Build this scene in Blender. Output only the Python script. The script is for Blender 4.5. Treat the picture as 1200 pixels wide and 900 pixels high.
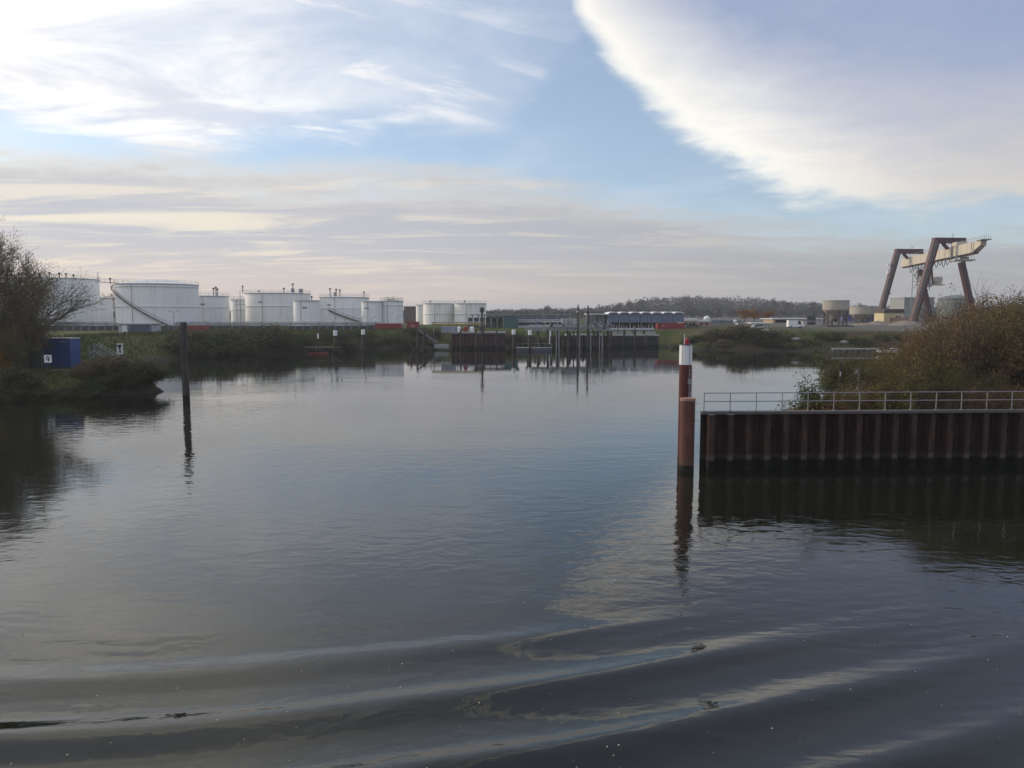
import bpy, bmesh, math, random
from mathutils import Vector, Matrix, noise
import numpy as np

for o in list(bpy.data.objects): bpy.data.objects.remove(o)
S = bpy.context.scene
COL = S.collection
R = math.radians
# ------------------------------------------------------------------ camera
F_PX, PITCH, CAM_Z = 870.0, math.atan(-82/870.0), 9.0
cam = bpy.data.cameras.new('camera'); cam_o = bpy.data.objects.new('camera', cam); COL.objects.link(cam_o)
cam.sensor_width = 36; cam.lens = F_PX/1200*36; cam.clip_start = .1; cam.clip_end = 20000
cam_o.location = (0, 0, CAM_Z); cam_o.rotation_euler = (math.pi/2+PITCH, 0, 0)
S.camera = cam_o
S.render.resolution_x, S.render.resolution_y = 1024, 768
S.view_settings.view_transform = 'Standard'; S.view_settings.look = 'None'
S.view_settings.exposure = 0.0; S.view_settings.gamma = 1.0
S.view_settings.use_curve_mapping = False

# ------------------------------------------------------------------ node helper
class NT:
    def __init__(s, tree): s.t = tree; s.n = tree.nodes; s.l = tree.links
    def new(s, typ, **kw):
        n = s.n.new(typ)
        for k, v in kw.items(): setattr(n, k, v)
        return n
    def put(s, sock, v):
        if v is None: return
        if hasattr(v, 'is_linked'): s.l.new(v, sock)
        elif isinstance(v, (tuple, list)) and len(v) == 3 and sock.type == 'RGBA': sock.default_value = (*v, 1)
        else: sock.default_value = v
    def m(s, op, a, b=None, c=None, clamp=False):
        n = s.new('ShaderNodeMath', operation=op, use_clamp=clamp)
        for i, v in enumerate((a, b, c)):
            if v is not None: s.put(n.inputs[i], v)
        return n.outputs[0]
    def vm(s, op, a, b=None, scale=None):
        n = s.new('ShaderNodeVectorMath', operation=op)
        s.put(n.inputs[0], a)
        if b is not None: s.put(n.inputs[1], b)
        if scale is not None: s.put(n.inputs['Scale'], scale)
        return n.outputs[0]
    def xyz(s, x, y, z=0.0):
        n = s.new('ShaderNodeCombineXYZ')
        for i, v in enumerate((x, y, z)): s.put(n.inputs[i], v)
        return n.outputs[0]
    def sep(s, v):
        n = s.new('ShaderNodeSeparateXYZ'); s.put(n.inputs[0], v); return n.outputs
    def noise(s, vec, scale=1.0, detail=4.0, rough=.5, dist=0.0, lac=2.0):
        n = s.new('ShaderNodeTexNoise')
        s.put(n.inputs['Vector'], vec); s.put(n.inputs['Scale'], scale); s.put(n.inputs['Detail'], detail)
        s.put(n.inputs['Roughness'], rough); s.put(n.inputs['Distortion'], dist); s.put(n.inputs['Lacunarity'], lac)
        return n.outputs['Fac']
    def ramp(s, x, a, b, lo=0.0, hi=1.0, smooth=True):
        n = s.new('ShaderNodeMapRange', interpolation_type='SMOOTHSTEP' if smooth else 'LINEAR')
        s.put(n.inputs[0], x); s.put(n.inputs[1], a); s.put(n.inputs[2], b); s.put(n.inputs[3], lo); s.put(n.inputs[4], hi)
        return n.outputs[0]
    def mix(s, f, a, b, blend='MIX'):
        n = s.new('ShaderNodeMix', data_type='RGBA', blend_type=blend)
        s.put(n.inputs[0], f); s.put(n.inputs[6], a); s.put(n.inputs[7], b)
        return n.outputs[2]
    def curve(s, x, pts):
        n = s.new('ShaderNodeFloatCurve'); c = n.mapping.curves[0]
        n.mapping.use_clip = False
        c.points[0].location = pts[0]; c.points[1].location = pts[-1]
        for p in pts[1:-1]: c.points.new(*p)
        n.mapping.update(); s.put(n.inputs['Value'], x); n.inputs['Factor'].default_value = 1
        return n.outputs[0]

# ------------------------------------------------------------------ sky: clear evening sky with two decks of cloud
SUN_AZ, SUN_EL = R(-62), R(16)          # azimuth measured from the view direction, left is negative
W = bpy.data.worlds.new('World'); S.world = W; W.use_nodes = True
n = NT(W.node_tree); W.node_tree.nodes.clear()
bg = n.new('ShaderNodeBackground'); out = n.new('ShaderNodeOutputWorld'); n.l.new(bg.outputs[0], out.inputs[0])
sky = n.new('ShaderNodeTexSky', sky_type='NISHITA'); sky.sun_disc = False
sky.sun_elevation = SUN_EL; sky.sun_rotation = SUN_AZ
sky.altitude = 30; sky.air_density = 1.0; sky.dust_density = .7; sky.ozone_density = 2.6
bg.inputs['Strength'].default_value = 0.15
tc = n.new('ShaderNodeTexCoord')
X, Y, Z = n.sep(tc.outputs['Generated'])
hyp = n.m('SQRT', n.m('ADD', n.m('MULTIPLY', X, X), n.m('MULTIPLY', Y, Y)))
s_ = n.m('DIVIDE', X, n.m('MAXIMUM', hyp, .001))           # sine of the azimuth
z_ = n.m('MAXIMUM', Z, 0.0)                                 # sine of the elevation
sdot = n.m('ADD', n.m('MULTIPLY', s_, math.sin(SUN_AZ)), n.m('MULTIPLY', n.m('DIVIDE', Y, n.m('MAXIMUM', hyp, .001)), math.cos(SUN_AZ)))   # towards the sun 1, away from it -1
s01 = n.m('MULTIPLY_ADD', s_, .5, .5)
den = n.m('ADD', z_, .10)
U = n.m('DIVIDE', X, den); V = n.m('DIVIDE', Y, den)        # point on the cloud deck
P0 = n.xyz(U, V, 0)
warp = n.noise(P0, .9, 5, .55)
fine = n.noise(n.xyz(n.m('MULTIPLY', U, 1.0), V, 3.0), 3.2, 6, .6, .4)
# long streaks drawn out across the view
streak = n.noise(n.xyz(n.m('MULTIPLY_ADD', V, .12, n.m('MULTIPLY', U, .45)), n.m('MULTIPLY_ADD', U, -.10, n.m('MULTIPLY', V, 1.5)), 7.0), .95, 6, .55, .5)
streak2 = n.noise(n.xyz(n.m('MULTIPLY', U, .36), n.m('MULTIPLY_ADD', U, -.07, n.m('MULTIPLY', V, 1.0)), 2.0), 1.7, 7, .62, .7)
def c01(pts): return [((s+1)/2, z) for s, z in pts]
E1 = n.curve(s01, c01([(-1, .95), (-.4, .95), (-.1, .85), (.02, .56), (.066, .40), (.088, .352), (.11, .318), (.154, .267), (.219, .211), (.301, .165), (.412, .128), (.56, .106), (.75, .09), (1, .08)]))
E2 = n.curve(s01, c01([(-1, .24), (-.75, .225), (-.557, .212), (-.488, .209), (-.365, .203), (-.299, .216), (-.165, .236), (-.034, .236), (.056, .30), (.2, .45), (1, .6)]))
E3 = n.curve(s01, c01([(-1, .19), (-.558, .187), (-.409, .186), (-.188, .183), (0, .178), (.112, .155), (.22, .132), (.412, .10), (.562, .088), (1, .08)]))
K = 1/.15   # cloud radiances below are in final picture units; the background strength is 1/K
def rgb(r, g, b): return (r*K, g*K, b*K)
clear = n.mix(1.0, sky.outputs[0], (1.0, 1.0, 1.0), 'MULTIPLY')
# thin veil all over, thicker to the left
veil = n.m('MULTIPLY', n.ramp(n.noise(n.xyz(n.m('MULTIPLY_ADD', V, .5, U), n.m('MULTIPLY_ADD', U, -.4, V), 1.0), .8, 6, .6, .8), .42, .72), n.ramp(s_, -.7, .5, .75, .25))
c = n.mix(n.m('MULTIPLY_ADD', veil, .7, .27), clear, rgb(.72, .79, .93))
# upper left deck
w2 = n.m('MULTIPLY_ADD', n.m('SUBTRACT', warp, .5), .10, n.m('MULTIPLY', n.m('SUBTRACT', fine, .5), .05))
t2 = n.m('ADD', n.m('SUBTRACT', z_, E2), w2)
side2 = n.m('ADD', s_, n.m('MULTIPLY', n.m('SUBTRACT', warp, .5), .5))
d2 = n.m('MULTIPLY', n.ramp(t2, -.012, .03), n.m('ADD', n.ramp(side2, -.46, -.08, .58, 0), n.ramp(side2, -.1, .16, .36, .10)))
d2 = n.m('MULTIPLY', d2, n.ramp(n.noise(n.xyz(U, n.m('MULTIPLY', V, 1.5), 5.0), .75, 6, .6, .6), .25, .6, .45, 1.0))
feath = n.noise(n.xyz(n.m('MULTIPLY_ADD', V, .30, n.m('MULTIPLY', U, .55)), n.m('MULTIPLY_ADD', U, -.75, n.m('MULTIPLY', V, 1.25)), 9.0), 1.15, 8, .62, .9)
feath = n.m('MULTIPLY', n.ramp(feath, .46, .62), n.m('MULTIPLY', n.ramp(t2, -.02, .02), n.ramp(side2, .22, -.15)))
d2 = n.m('MAXIMUM', d2, n.m('MULTIPLY', feath, .85))
mott = n.noise(n.xyz(n.m('MULTIPLY', U, .8), n.m('MULTIPLY', V, 1.3), 12.0), 1.6, 7, .6, .7)
glow2 = n.ramp(n.m('ADD', sdot, n.m('MULTIPLY', n.m('SUBTRACT', warp, .5), .4)), .26, .84)
away = n.ramp(sdot, -.7, .3, 1.0, 1.0)                      # even factor, the same on all cloud around the sky
col2 = n.mix(1.0, n.mix(n.m('MULTIPLY', glow2, n.ramp(mott, .36, .70, .08, 1.0)), rgb(.76, .78, .87), rgb(1.55, 1.46, 1.28)), n.xyz(away, away, away), 'MULTIPLY')
c = n.mix(d2, c, col2)
# big arc on the right: bright rim, lavender grey body
w1 = n.m('MULTIPLY_ADD', n.m('SUBTRACT', warp, .5), .085, n.m('MULTIPLY', n.m('SUBTRACT', fine, .5), .085))
t1 = n.m('ADD', n.m('SUBTRACT', z_, E1), w1)
d1 = n.ramp(t1, -.012, .042)
body = n.ramp(t1, n.ramp(s_, .1, .5, .012, .03), n.ramp(s_, .1, .5, .175, .17), smooth=False)
body = n.m('POWER', body, .8)
rimc = n.mix(n.ramp(s_, .25, .55), rgb(1.25, 1.19, 1.05), rgb(.74, .69, .63))
bodc = n.mix(n.ramp(warp, .35, .65), rgb(.34, .41, .60), rgb(.44, .49, .64))
col1 = n.mix(1.0, n.mix(body, rimc, bodc), n.xyz(away, away, away), 'MULTIPLY')
c = n.mix(n.m('MULTIPLY', d1, .95), c, col1)
# low streaky deck down to the horizon
w3 = n.m('MULTIPLY_ADD', n.m('SUBTRACT', fine, .5), .05, n.m('MULTIPLY', n.m('SUBTRACT', streak, .5), .10))
t3 = n.m('ADD', n.m('SUBTRACT', E3, z_), w3)
d3 = n.m('MULTIPLY', n.ramp(t3, -.012, .04), n.ramp(s_, -.3, .6, .95, .85))
left = n.m('MAXIMUM', n.ramp(sdot, -.12, .95), n.ramp(sdot, -.25, -.9, 0, .6))   # bright towards the sun, and again where the sun strikes the deck from the front
gray3 = n.mix(left, rgb(.37, .38, .42), rgb(.60, .60, .645))
crm3 = n.mix(left, rgb(.52, .49, .48), rgb(.95, .86, .72))
streak3 = n.noise(n.xyz(n.m('MULTIPLY', U, .55), n.m('MULTIPLY_ADD', U, -.10, n.m('MULTIPLY', V, 1.9)), 21.0), 1.5, 7, .6, .6)
lit3 = n.m('MAXIMUM', n.ramp(streak2, .47, .66), n.m('MULTIPLY', n.ramp(streak3, .50, .66), .75))
lit3 = n.m('MAXIMUM', lit3, n.m('MULTIPLY', n.ramp(t3, .055, .01), .7))
col3 = n.mix(lit3, gray3, crm3)
hor = n.mix(left, rgb(.40, .385, .39), rgb(.88, .69, .55))
col3 = n.mix(n.ramp(z_, .0, .105, .75, 0), col3, hor)
c = n.mix(d3, c, col3)
n.l.new(c, bg.inputs['Color'])

sun = bpy.data.lights.new('sun', 'SUN'); sun.energy = 2.0; sun.angle = R(12); sun.color = (1, .86, .68)
sun_o = bpy.data.objects.new('sun', sun); COL.objects.link(sun_o)
sd = Vector((math.sin(SUN_AZ)*math.cos(SUN_EL), math.cos(SUN_AZ)*math.cos(SUN_EL), math.sin(SUN_EL)))
sun_o.rotation_euler = sd.to_track_quat('Z', 'Y').to_euler()
sun_o.location = (-150, 50, 80)

# ================================================================== materials
MATS = {}
def mat(name, col, rough=.7, metal=0.0, var=.0, scale=1.0, col2=None, bump=0.0, bscale=20.0, stretch=(1, 1, 1), spec=None):
    if name in MATS: return MATS[name]
    m = bpy.data.materials.new(name); m.use_nodes = True
    t = NT(m.node_tree); b = m.node_tree.nodes['Principled BSDF']
    b.inputs['Roughness'].default_value = rough; b.inputs['Metallic'].default_value = metal
    if spec is not None: b.inputs['Specular IOR Level'].default_value = spec
    if var or col2:
        tcn = t.new('ShaderNodeTexCoord'); v = t.vm('MULTIPLY', tcn.outputs['Object'], stretch)
        f = t.noise(v, scale, 6, .6, .3)
        c2 = col2 or tuple(min(1, x*(1+var)) for x in col)
        c1 = col if col2 else tuple(x*(1-var) for x in col)
        t.l.new(t.mix(t.ramp(f, .35, .65), c1, c2), b.inputs['Base Color'])
    else: b.inputs['Base Color'].default_value = (*col, 1)
    if bump:
        tcn = t.new('ShaderNodeTexCoord')
        bn = t.new('ShaderNodeBump'); bn.inputs['Distance'].default_value = bump
        t.l.new(t.noise(t.vm('MULTIPLY', tcn.outputs['Object'], stretch), bscale, 5, .6), bn.inputs['Height'])
        t.l.new(bn.outputs[0], b.inputs['Normal'])
    MATS[name] = m
    return m

def mesh_obj(name, verts, faces, m=None, parent=None, smooth=False, mats=None):
    me = bpy.data.meshes.new(name); me.from_pydata(verts, [], faces)
    if mats:
        for x in mats: me.materials.append(x)
    elif m: me.materials.append(m)
    if smooth: me.shade_smooth()
    o = bpy.data.objects.new(name, me); COL.objects.link(o)
    if parent: o.parent = parent
    return o
def tag(o, label, cat, group=None):
    o['label'] = label; o['category'] = cat
    if group: o['group'] = group
    return o

# ================================================================== water
def axis(parts):
    out = [parts[0][0]]
    for a, b, st in parts:
        k = max(1, round((b-a)/st))
        out += [a+(b-a)*i/k for i in range(1, k+1)]
    return np.array(out)
def grid_faces(nx, ny):
    i = np.arange(nx-1)[None, :]+np.arange(ny-1)[:, None]*nx
    return np.stack([i, i+1, i+1+nx, i+nx], -1).reshape(-1, 4)
wx = axis([(-900, -120, 60), (-120, -30, 6), (-30, 30, .2), (30, 120, 6), (120, 900, 60)])
wy = axis([(-700, 0, 50), (0, 10, 2), (10, 27, .08), (27, 60, .4), (60, 300, 6), (300, 900, 60)])
GX, GY = np.meshgrid(wx, wy)
def lump(x, y, seed):
    r = np.random.RandomState(seed); h = 0
    for k in range(7):
        a = r.uniform(0, 6.28); f = r.uniform(.12, .4)
        h = h+np.sin((x*math.cos(a)+y*math.sin(a))*f+r.uniform(0, 6.28))
    return h/3.5
def wake(x, y):
    """ship's wash: a few long swells that come in on the slant and die out some twenty metres off"""
    q = y-.29*x-.0070*x*x+.30*lump(x*.7, y*.7, 3)+.07*lump(x*2.2, y*2.2, 13)
    lim = 20.6+.22*np.minimum(x, 0)-.13*np.maximum(x, 0)+.5*lump(x, y*.3, 15)
    env = 1/(1+np.exp((y-lim)/.8))
    env2 = 1/(1+np.exp((y-lim-3.5)/1.4))
    amp = np.clip(.082+.062*lump(x*.8, y*.9, 8), .02, .14)*np.clip(1-.035*np.maximum(x, 0), .5, 1)
    ph = 2*math.pi*(q-20.0)/2.8
    h = amp*env*(np.cos(ph)+.18*np.cos(2*ph))
    h = h+.0012*env2*np.cos(2*math.pi*(q+.5*lump(x, y, 21))/.95)*(1+1.4*lump(x, y*1.5, 5))
    h = h+.0008*env2*np.cos(2*math.pi*(y+.10*x+.5*lump(x*2, y*2, 33))/.55)*(1+1.6*lump(x*1.5, y*2, 6))
    side = np.clip((30-np.abs(x))/6, 0, 1)*np.clip((y-10)/2, 0, 1)*np.clip((50-y)/12, 0, 1)
    return h*side
GZ = wake(GX, GY)
V3 = np.stack([GX, GY, GZ], -1).reshape(-1, 3)
wm = bpy.data.materials.new('river_water'); wm.use_nodes = True
t = NT(wm.node_tree); b = wm.node_tree.nodes['Principled BSDF']
b.inputs['Base Color'].default_value = (.011, .013, .008, 1); b.inputs['Roughness'].default_value = .012
b.inputs['IOR'].default_value = 1.45
gm = t.new('ShaderNodeNewGeometry'); pos = gm.outputs['Position']
px_, py_, pz_ = t.sep(pos)
calm = t.ramp(t.noise(t.xyz(t.m('MULTIPLY', px_, .6), py_, 0), .045, 4, .55, .6), .40, .62, .24, 1.0)
r1 = t.noise(t.xyz(t.m('MULTIPLY', px_, .55), py_, 1.0), 1.35, 2, .45, .5)
r2 = t.noise(t.xyz(t.m('MULTIPLY', px_, .7), py_, 4.0), 4.0, 3, .5, .3)
r3 = t.noise(t.xyz(t.m('MULTIPLY', px_, .8), py_, 8.0), 11.0, 3, .55, .3)
calm = t.m('MULTIPLY', calm, t.ramp(py_, 35, 140, 1.0, .20))
hh = t.m('MULTIPLY', calm, t.m('MULTIPLY_ADD', r2, .24, r1))
bn = t.new('ShaderNodeBump'); bn.inputs['Distance'].default_value = .034; bn.inputs['Strength'].default_value = 1.0
t.l.new(hh, bn.inputs['Height']); t.l.new(bn.outputs[0], b.inputs['Normal'])
water = mesh_obj('water', V3.tolist(), grid_faces(len(wx), len(wy)).tolist(), wm, smooth=True)
water['kind'] = 'structure'

# ================================================================== helpers for solid things
def ray(px, py):
    u = (px-600)/F_PX; v = (450-py)/F_PX
    return Vector((u, math.cos(PITCH)-v*math.sin(PITCH), math.sin(PITCH)+v*math.cos(PITCH)))
def at(px, py, Yd):
    d = ray(px, py); return Vector((0, 0, CAM_Z))+d*(Yd/d.y)
def zy(py, Yd): return at(600, py, Yd).z
def xx(px, Yd): return (px-600)/F_PX*Yd

class MB:
    """collects shapes; build() links them as one mesh object"""
    def __init__(s): s.v = []; s.f = []
    def add(s, vs, fs):
        o = len(s.v); s.v += [tuple(v) for v in vs]; s.f += [tuple(o+i for i in f) for f in fs]; return s
    def box(s, c, sz, rz=0, rx=0):
        x, y, z = (k/2 for k in sz); M = Matrix.Rotation(rz, 3, 'Z') @ Matrix.Rotation(rx, 3, 'X'); c = Vector(c)
        vs = [c+M @ Vector((a*x, b_*y, d*z)) for d in (-1, 1) for b_ in (-1, 1) for a in (-1, 1)]
        return s.add(vs, [(0, 2, 3, 1), (4, 5, 7, 6), (0, 1, 5, 4), (2, 6, 7, 3), (0, 4, 6, 2), (1, 3, 7, 5)])
    def beam(s, p, q, w, h=None):
        p, q = Vector(p), Vector(q); h = h or w; d = (q-p).normalized()
        a = d.cross(Vector((0, 0, 1)))
        a = Vector((1, 0, 0)) if a.length < .01 else a.normalized()
        b_ = a.cross(d)
        vs = [e+a*(i*w/2)+b_*(j*h/2) for e in (p, q) for i, j in ((-1, -1), (1, -1), (1, 1), (-1, 1))]
        return s.add(vs, [(3, 2, 1, 0), (4, 5, 6, 7), (0, 1, 5, 4), (1, 2, 6, 5), (2, 3, 7, 6), (3, 0, 4, 7)])
    def tube(s, p, q, r0, r1=None, k=8, cap=True):
        p, q = Vector(p), Vector(q); r1 = r0 if r1 is None else r1; d = (q-p).normalized()
        a = d.cross(Vector((0, 0, 1))); a = Vector((1, 0, 0)) if a.length < .01 else a.normalized(); b_ = d.cross(a)
        vs = []
        for e, r in ((p, r0), (q, r1)):
            vs += [e+(a*math.cos(6.28318*i/k)+b_*math.sin(6.28318*i/k))*r for i in range(k)]
        fs = [(i, (i+1) % k, k+(i+1) % k, k+i) for i in range(k)]
        if cap: fs += [tuple(range(k-1, -1, -1)), tuple(range(k, 2*k))]
        return s.add(vs, fs)
    def path(s, pts, r, k=6):
        for a, b_ in zip(pts, pts[1:]): s.tube(a, b_, r, k=k)
        return s
    def lathe(s, prof, k=32, c=(0, 0, 0)):
        vs = []; fs = []; c = Vector(c)
        for r, z in prof: vs += [c+Vector((r*math.cos(6.28318530718*i/k), r*math.sin(6.28318530718*i/k), z)) for i in range(k)]
        for j in range(len(prof)-1):
            fs += [(j*k+i, j*k+(i+1) % k, (j+1)*k+(i+1) % k, (j+1)*k+i) for i in range(k)]
        if prof[0][0] > .001: fs.append(tuple(range(k-1, -1, -1)))
        if prof[-1][0] > .001: fs.append(tuple((len(prof)-1)*k+i for i in range(k)))
        return s.add(vs, fs)
    def prism(s, poly, y0, y1):
        """polygon in XZ pushed along Y"""
        k = len(poly)
        vs = [(x, y0, z) for x, z in poly]+[(x, y1, z) for x, z in poly]
        fs = [tuple(range(k)), tuple(range(2*k-1, k-1, -1))]+[(i, k+i, k+(i+1) % k, (i+1) % k) for i in range(k)]
        return s.add(vs, fs)
    def build(s, name, m, parent=None, smooth=False, loc=None):
        o = mesh_obj(name, s.v, s.f, m, parent, False)
        if smooth:
            o.data.shade_smooth()
            bm = bmesh.new(); bm.from_mesh(o.data)
            for e in bm.edges:
                if len(e.link_faces) == 2 and e.calc_face_angle(0) > .6: e.smooth = False
            bm.to_mesh(o.data); bm.free()
        if loc: o.location = loc
        return o
def thing(name, label, cat, loc=(0, 0, 0), rz=0, group=None):
    o = bpy.data.objects.new(name, None); COL.objects.link(o); o.empty_display_size = .3
    o.location = loc; o.rotation_euler = (0, 0, rz)
    return tag(o, label, cat, group)
def copy_tree(o, parent=None):
    c_ = o.copy(); COL.objects.link(c_); c_.parent = parent
    for ch in list(o.children): copy_tree(ch, c_)
    return c_

# ================================================================== terrain
LAND = [(-3000, 40), (-400, 62), (-120, 72), (-90, 74), (-60, 76), (-49, 79), (-42, 83), (-40.3, 86), (-43, 90), (-52, 97), (-60, 108), (-66, 122), (-69, 138), (-68.5, 147),
        (-63, 156), (-52, 167), (-38, 184), (-28, 196), (-17, 199), (-15.5, 197), (-2, 197), (0, 203), (12, 206), (14, 203), (42, 203), (43, 205), (46, 192), (58, 184), (72, 176), (85, 170),
        (110, 162), (160, 152), (300, 140), (3000, 120), (3000, 6000), (-3000, 6000)]
PEN = [(16.5, 45.3), (22, 45.2), (40, 46), (70, 47), (300, 60), (300, 110), (110, 100), (70, 82), (44, 66), (28, 58), (19, 52)]
def sdist(poly, x, y):
    P = np.array(poly); Q = np.roll(P, -1, 0)
    best = np.full(x.shape, 1e9); inside = np.zeros(x.shape, bool)
    for (ax, ay), (bx, by) in zip(P, Q):
        ex, ey = bx-ax, by-ay; L = ex*ex+ey*ey
        tt = np.clip(((x-ax)*ex+(y-ay)*ey)/L, 0, 1)
        best = np.minimum(best, np.hypot(x-ax-tt*ex, y-ay-tt*ey))
        c_ = ((ay > y) != (by > y)) & (x < (bx-ax)*(y-ay)/((by-ay) if by != ay else 1e-9)+ax)
        inside ^= c_
    return np.where(inside, best, -best)
def fbm(x, y, seed, f0, oct=4):
    r = np.random.RandomState(seed); h = np.zeros_like(x)
    for o in range(oct):
        for k in range(5):
            a = r.uniform(0, 6.28); f = f0*2**o*r.uniform(.7, 1.4)
            h += np.sin((x*math.cos(a)+y*math.sin(a))*f+r.uniform(0, 6.28))*.5**o
    return h/6
def height(x, y):
    x = np.asarray(x, float); y = np.asarray(y, float)
    d1 = sdist(LAND, x, y)+.5*fbm(x, y, 1, .25, 3)*np.clip((200-y)/15, 0, 1)
    near = 1/(1+np.exp((y-118)/6))*(x < 0)
    top = 4.5-2.6*near+1.0/(1+np.exp(-(x-95)/12))
    hA = np.minimum(np.where(d1 > 0, d1*(.42+.25*near), d1*.5), top+np.minimum(np.maximum(d1-4, 0)*.07*near, 1.4))
    d2 = sdist(PEN, x, y)
    hB = np.minimum(np.where(d2 > 0, d2*1.1, d2*1.1), 2.9+np.clip((x-30)*.02, 0, .8))
    h = np.maximum(np.maximum(hA, hB), -2.5)
    far = np.clip((y-600)/1500, 0, 1)
    return h+.10*fbm(x, y, 5, .6, 3)*(h > -.3)+far*0
tx = axis([(-3000, -400, 200), (-400, -140, 20), (-140, 140, 1.0), (140, 400, 13), (400, 3000, 200)])
ty = axis([(-600, 30, 90), (30, 43, 3), (43, 70, .8), (70, 215, 1.0), (215, 300, 4), (300, 700, 25), (700, 6000, 300)])
TX, TY = np.meshgrid(tx, ty); TZ = height(TX, TY)
gmt = bpy.data.materials.new('grassy_ground'); gmt.use_nodes = True
t = NT(gmt.node_tree); b = gmt.node_tree.nodes['Principled BSDF']; b.inputs['Roughness'].default_value = .95
b.inputs['Specular IOR Level'].default_value = .1
g_ = t.new('ShaderNodeNewGeometry'); gx_, gy_, gz_ = t.sep(g_.outputs['Position'])
nz = t.noise(g_.outputs['Position'], .12, 6, .65); nf = t.noise(g_.outputs['Position'], 1.7, 5, .65)
gcol = t.mix(t.ramp(nz, .38, .62), (.055, .080, .016), (.100, .100, .034))
gcol = t.mix(t.ramp(nf, .45, .75, 0, .6), gcol, (.032, .038, .012))
mud = t.mix(nf, (.026, .023, .017), (.080, .070, .055))
gcol = t.mix(t.ramp(t.m('MULTIPLY_ADD', nf, .8, gz_), .6, 1.35), mud, gcol)
earth = t.mix(nf, (.050, .038, .028), (.105, .080, .058))
gcol = t.mix(t.m('MULTIPLY', t.ramp(gx_, 40, 60), t.ramp(t.m('MULTIPLY_ADD', nz, .6, t.m('MULTIPLY', nf, .4)), .42, .58)), gcol, earth)
yard = t.mix(nf, (.10, .095, .085), (.19, .18, .16))
gcol = t.mix(t.m('MULTIPLY', t.ramp(gx_, 62, 75), t.ramp(gz_, 4.6, 5.2)), gcol, yard)
t.l.new(gcol, b.inputs['Base Color'])
bn = t.new('ShaderNodeBump'); bn.inputs['Distance'].default_value = .25; t.l.new(nf, bn.inputs['Height']); t.l.new(bn.outputs[0], b.inputs['Normal'])
ground = mesh_obj('ground', np.stack([TX, TY, TZ], -1).reshape(-1, 3).tolist(), grid_faces(len(tx), len(ty)).tolist(), gmt, smooth=True)
ground['kind'] = 'structure'
def gz(x, y): return float(height(np.array([x]), np.array([y]))[0])

# ================================================================== vegetation
def leaf_mat(name, c1, c2, c3):
    m = bpy.data.materials.new(name); m.use_nodes = True
    t = NT(m.node_tree); b = m.node_tree.nodes['Principled BSDF']; b.inputs['Roughness'].default_value = .8
    b.inputs['Specular IOR Level'].default_value = .15
    g_ = t.new('ShaderNodeNewGeometry')
    nn = t.noise(g_.outputs['Position'], .55, 4, .6)
    c_ = t.mix(t.ramp(nn, .38, .62), c1, c2)
    c_ = t.mix(t.ramp(g_.outputs['Random Per Island'], .45, 1.0, 0, .85), c_, c3)
    t.l.new(c_, b.inputs['Base Color'])
    return m
L_RUS = leaf_mat('russet_leaves', (0.192, 0.119, 0.062), (0.122, 0.097, 0.046), (0.313, 0.174, 0.078))
L_OLV = leaf_mat('olive_leaves', (0.108, 0.101, 0.028), (0.162, 0.142, 0.037), (0.069, 0.065, 0.024))
L_YEL = leaf_mat('straw_leaves', (0.186, 0.156, 0.047), (0.127, 0.116, 0.033), (0.253, 0.186, 0.067))
L_GRN = leaf_mat('green_leaves', (0.053, 0.075, 0.020), (0.075, 0.092, 0.025), (0.100, 0.098, 0.033))
L_DRK = leaf_mat('dark_green_leaves', (.036, .050, .016), (.056, .064, .021), (.078, .068, .030))
L_BRN = leaf_mat('brown_leaves', (0.137, 0.103, 0.061), (0.097, 0.081, 0.041), (0.193, 0.137, 0.072))
L_ORG = leaf_mat('orange_leaves', (.26, .12, .018), (.20, .085, .016), (.32, .17, .03))
L_FAR = leaf_mat('far_wood', (.046, .046, .034), (.036, .040, .028), (.056, .049, .038))
L_TRE = leaf_mat('yellow_green_leaves', (.20, .175, .055), (.15, .14, .045), (.25, .19, .07))
BARK = mat('bark', (.055, .045, .034), .9, var=.35, scale=3)
TWIG = mat('twigs', (.115, .088, .064), .9, var=.3, scale=2)

def segs_mesh(segs, k=4):
    A = np.array([list(s[0])+list(s[1])+[s[2], s[3]] for s in segs]); P, Q, r0, r1 = A[:, :3], A[:, 3:6], A[:, 6], A[:, 7]
    D = Q-P; D /= np.linalg.norm(D, axis=1)[:, None]+1e-9
    ref = np.where(np.abs(D[:, 2:3]) > .9, np.array([[1., 0, 0]]), np.array([[0, 0, 1.]]))
    a = np.cross(D, ref); a /= np.linalg.norm(a, axis=1)[:, None]; b_ = np.cross(D, a)
    ang = np.arange(k)*2*math.pi/k
    ring = a[:, None]*np.cos(ang)[None, :, None]+b_[:, None]*np.sin(ang)[None, :, None]
    vs = np.concatenate([P[:, None]+ring*r0[:, None, None], Q[:, None]+ring*r1[:, None, None]], 1).reshape(-1, 3)
    i = np.arange(k); f = np.stack([i, (i+1) % k, k+(i+1) % k, k+i], -1)
    fs = (f[None]+(np.arange(len(P))*2*k)[:, None, None]).reshape(-1, 4)
    return vs, fs
def leaves_mesh(C, size, rng, flat=.0):
    n_ = len(C); a = rng.normal(size=(n_, 3)); a /= np.linalg.norm(a, axis=1)[:, None]
    b_ = rng.normal(size=(n_, 3)); b_ = np.cross(a, b_); b_ /= np.linalg.norm(b_, axis=1)[:, None]+1e-9
    s = size*rng.uniform(.6, 1.35, n_)[:, None]
    vs = np.stack([C-a*s, C+b_*s*.5, C+a*s, C-b_*s*.5], 1).reshape(-1, 3)
    return vs, np.arange(n_*4).reshape(-1, 4)
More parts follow.
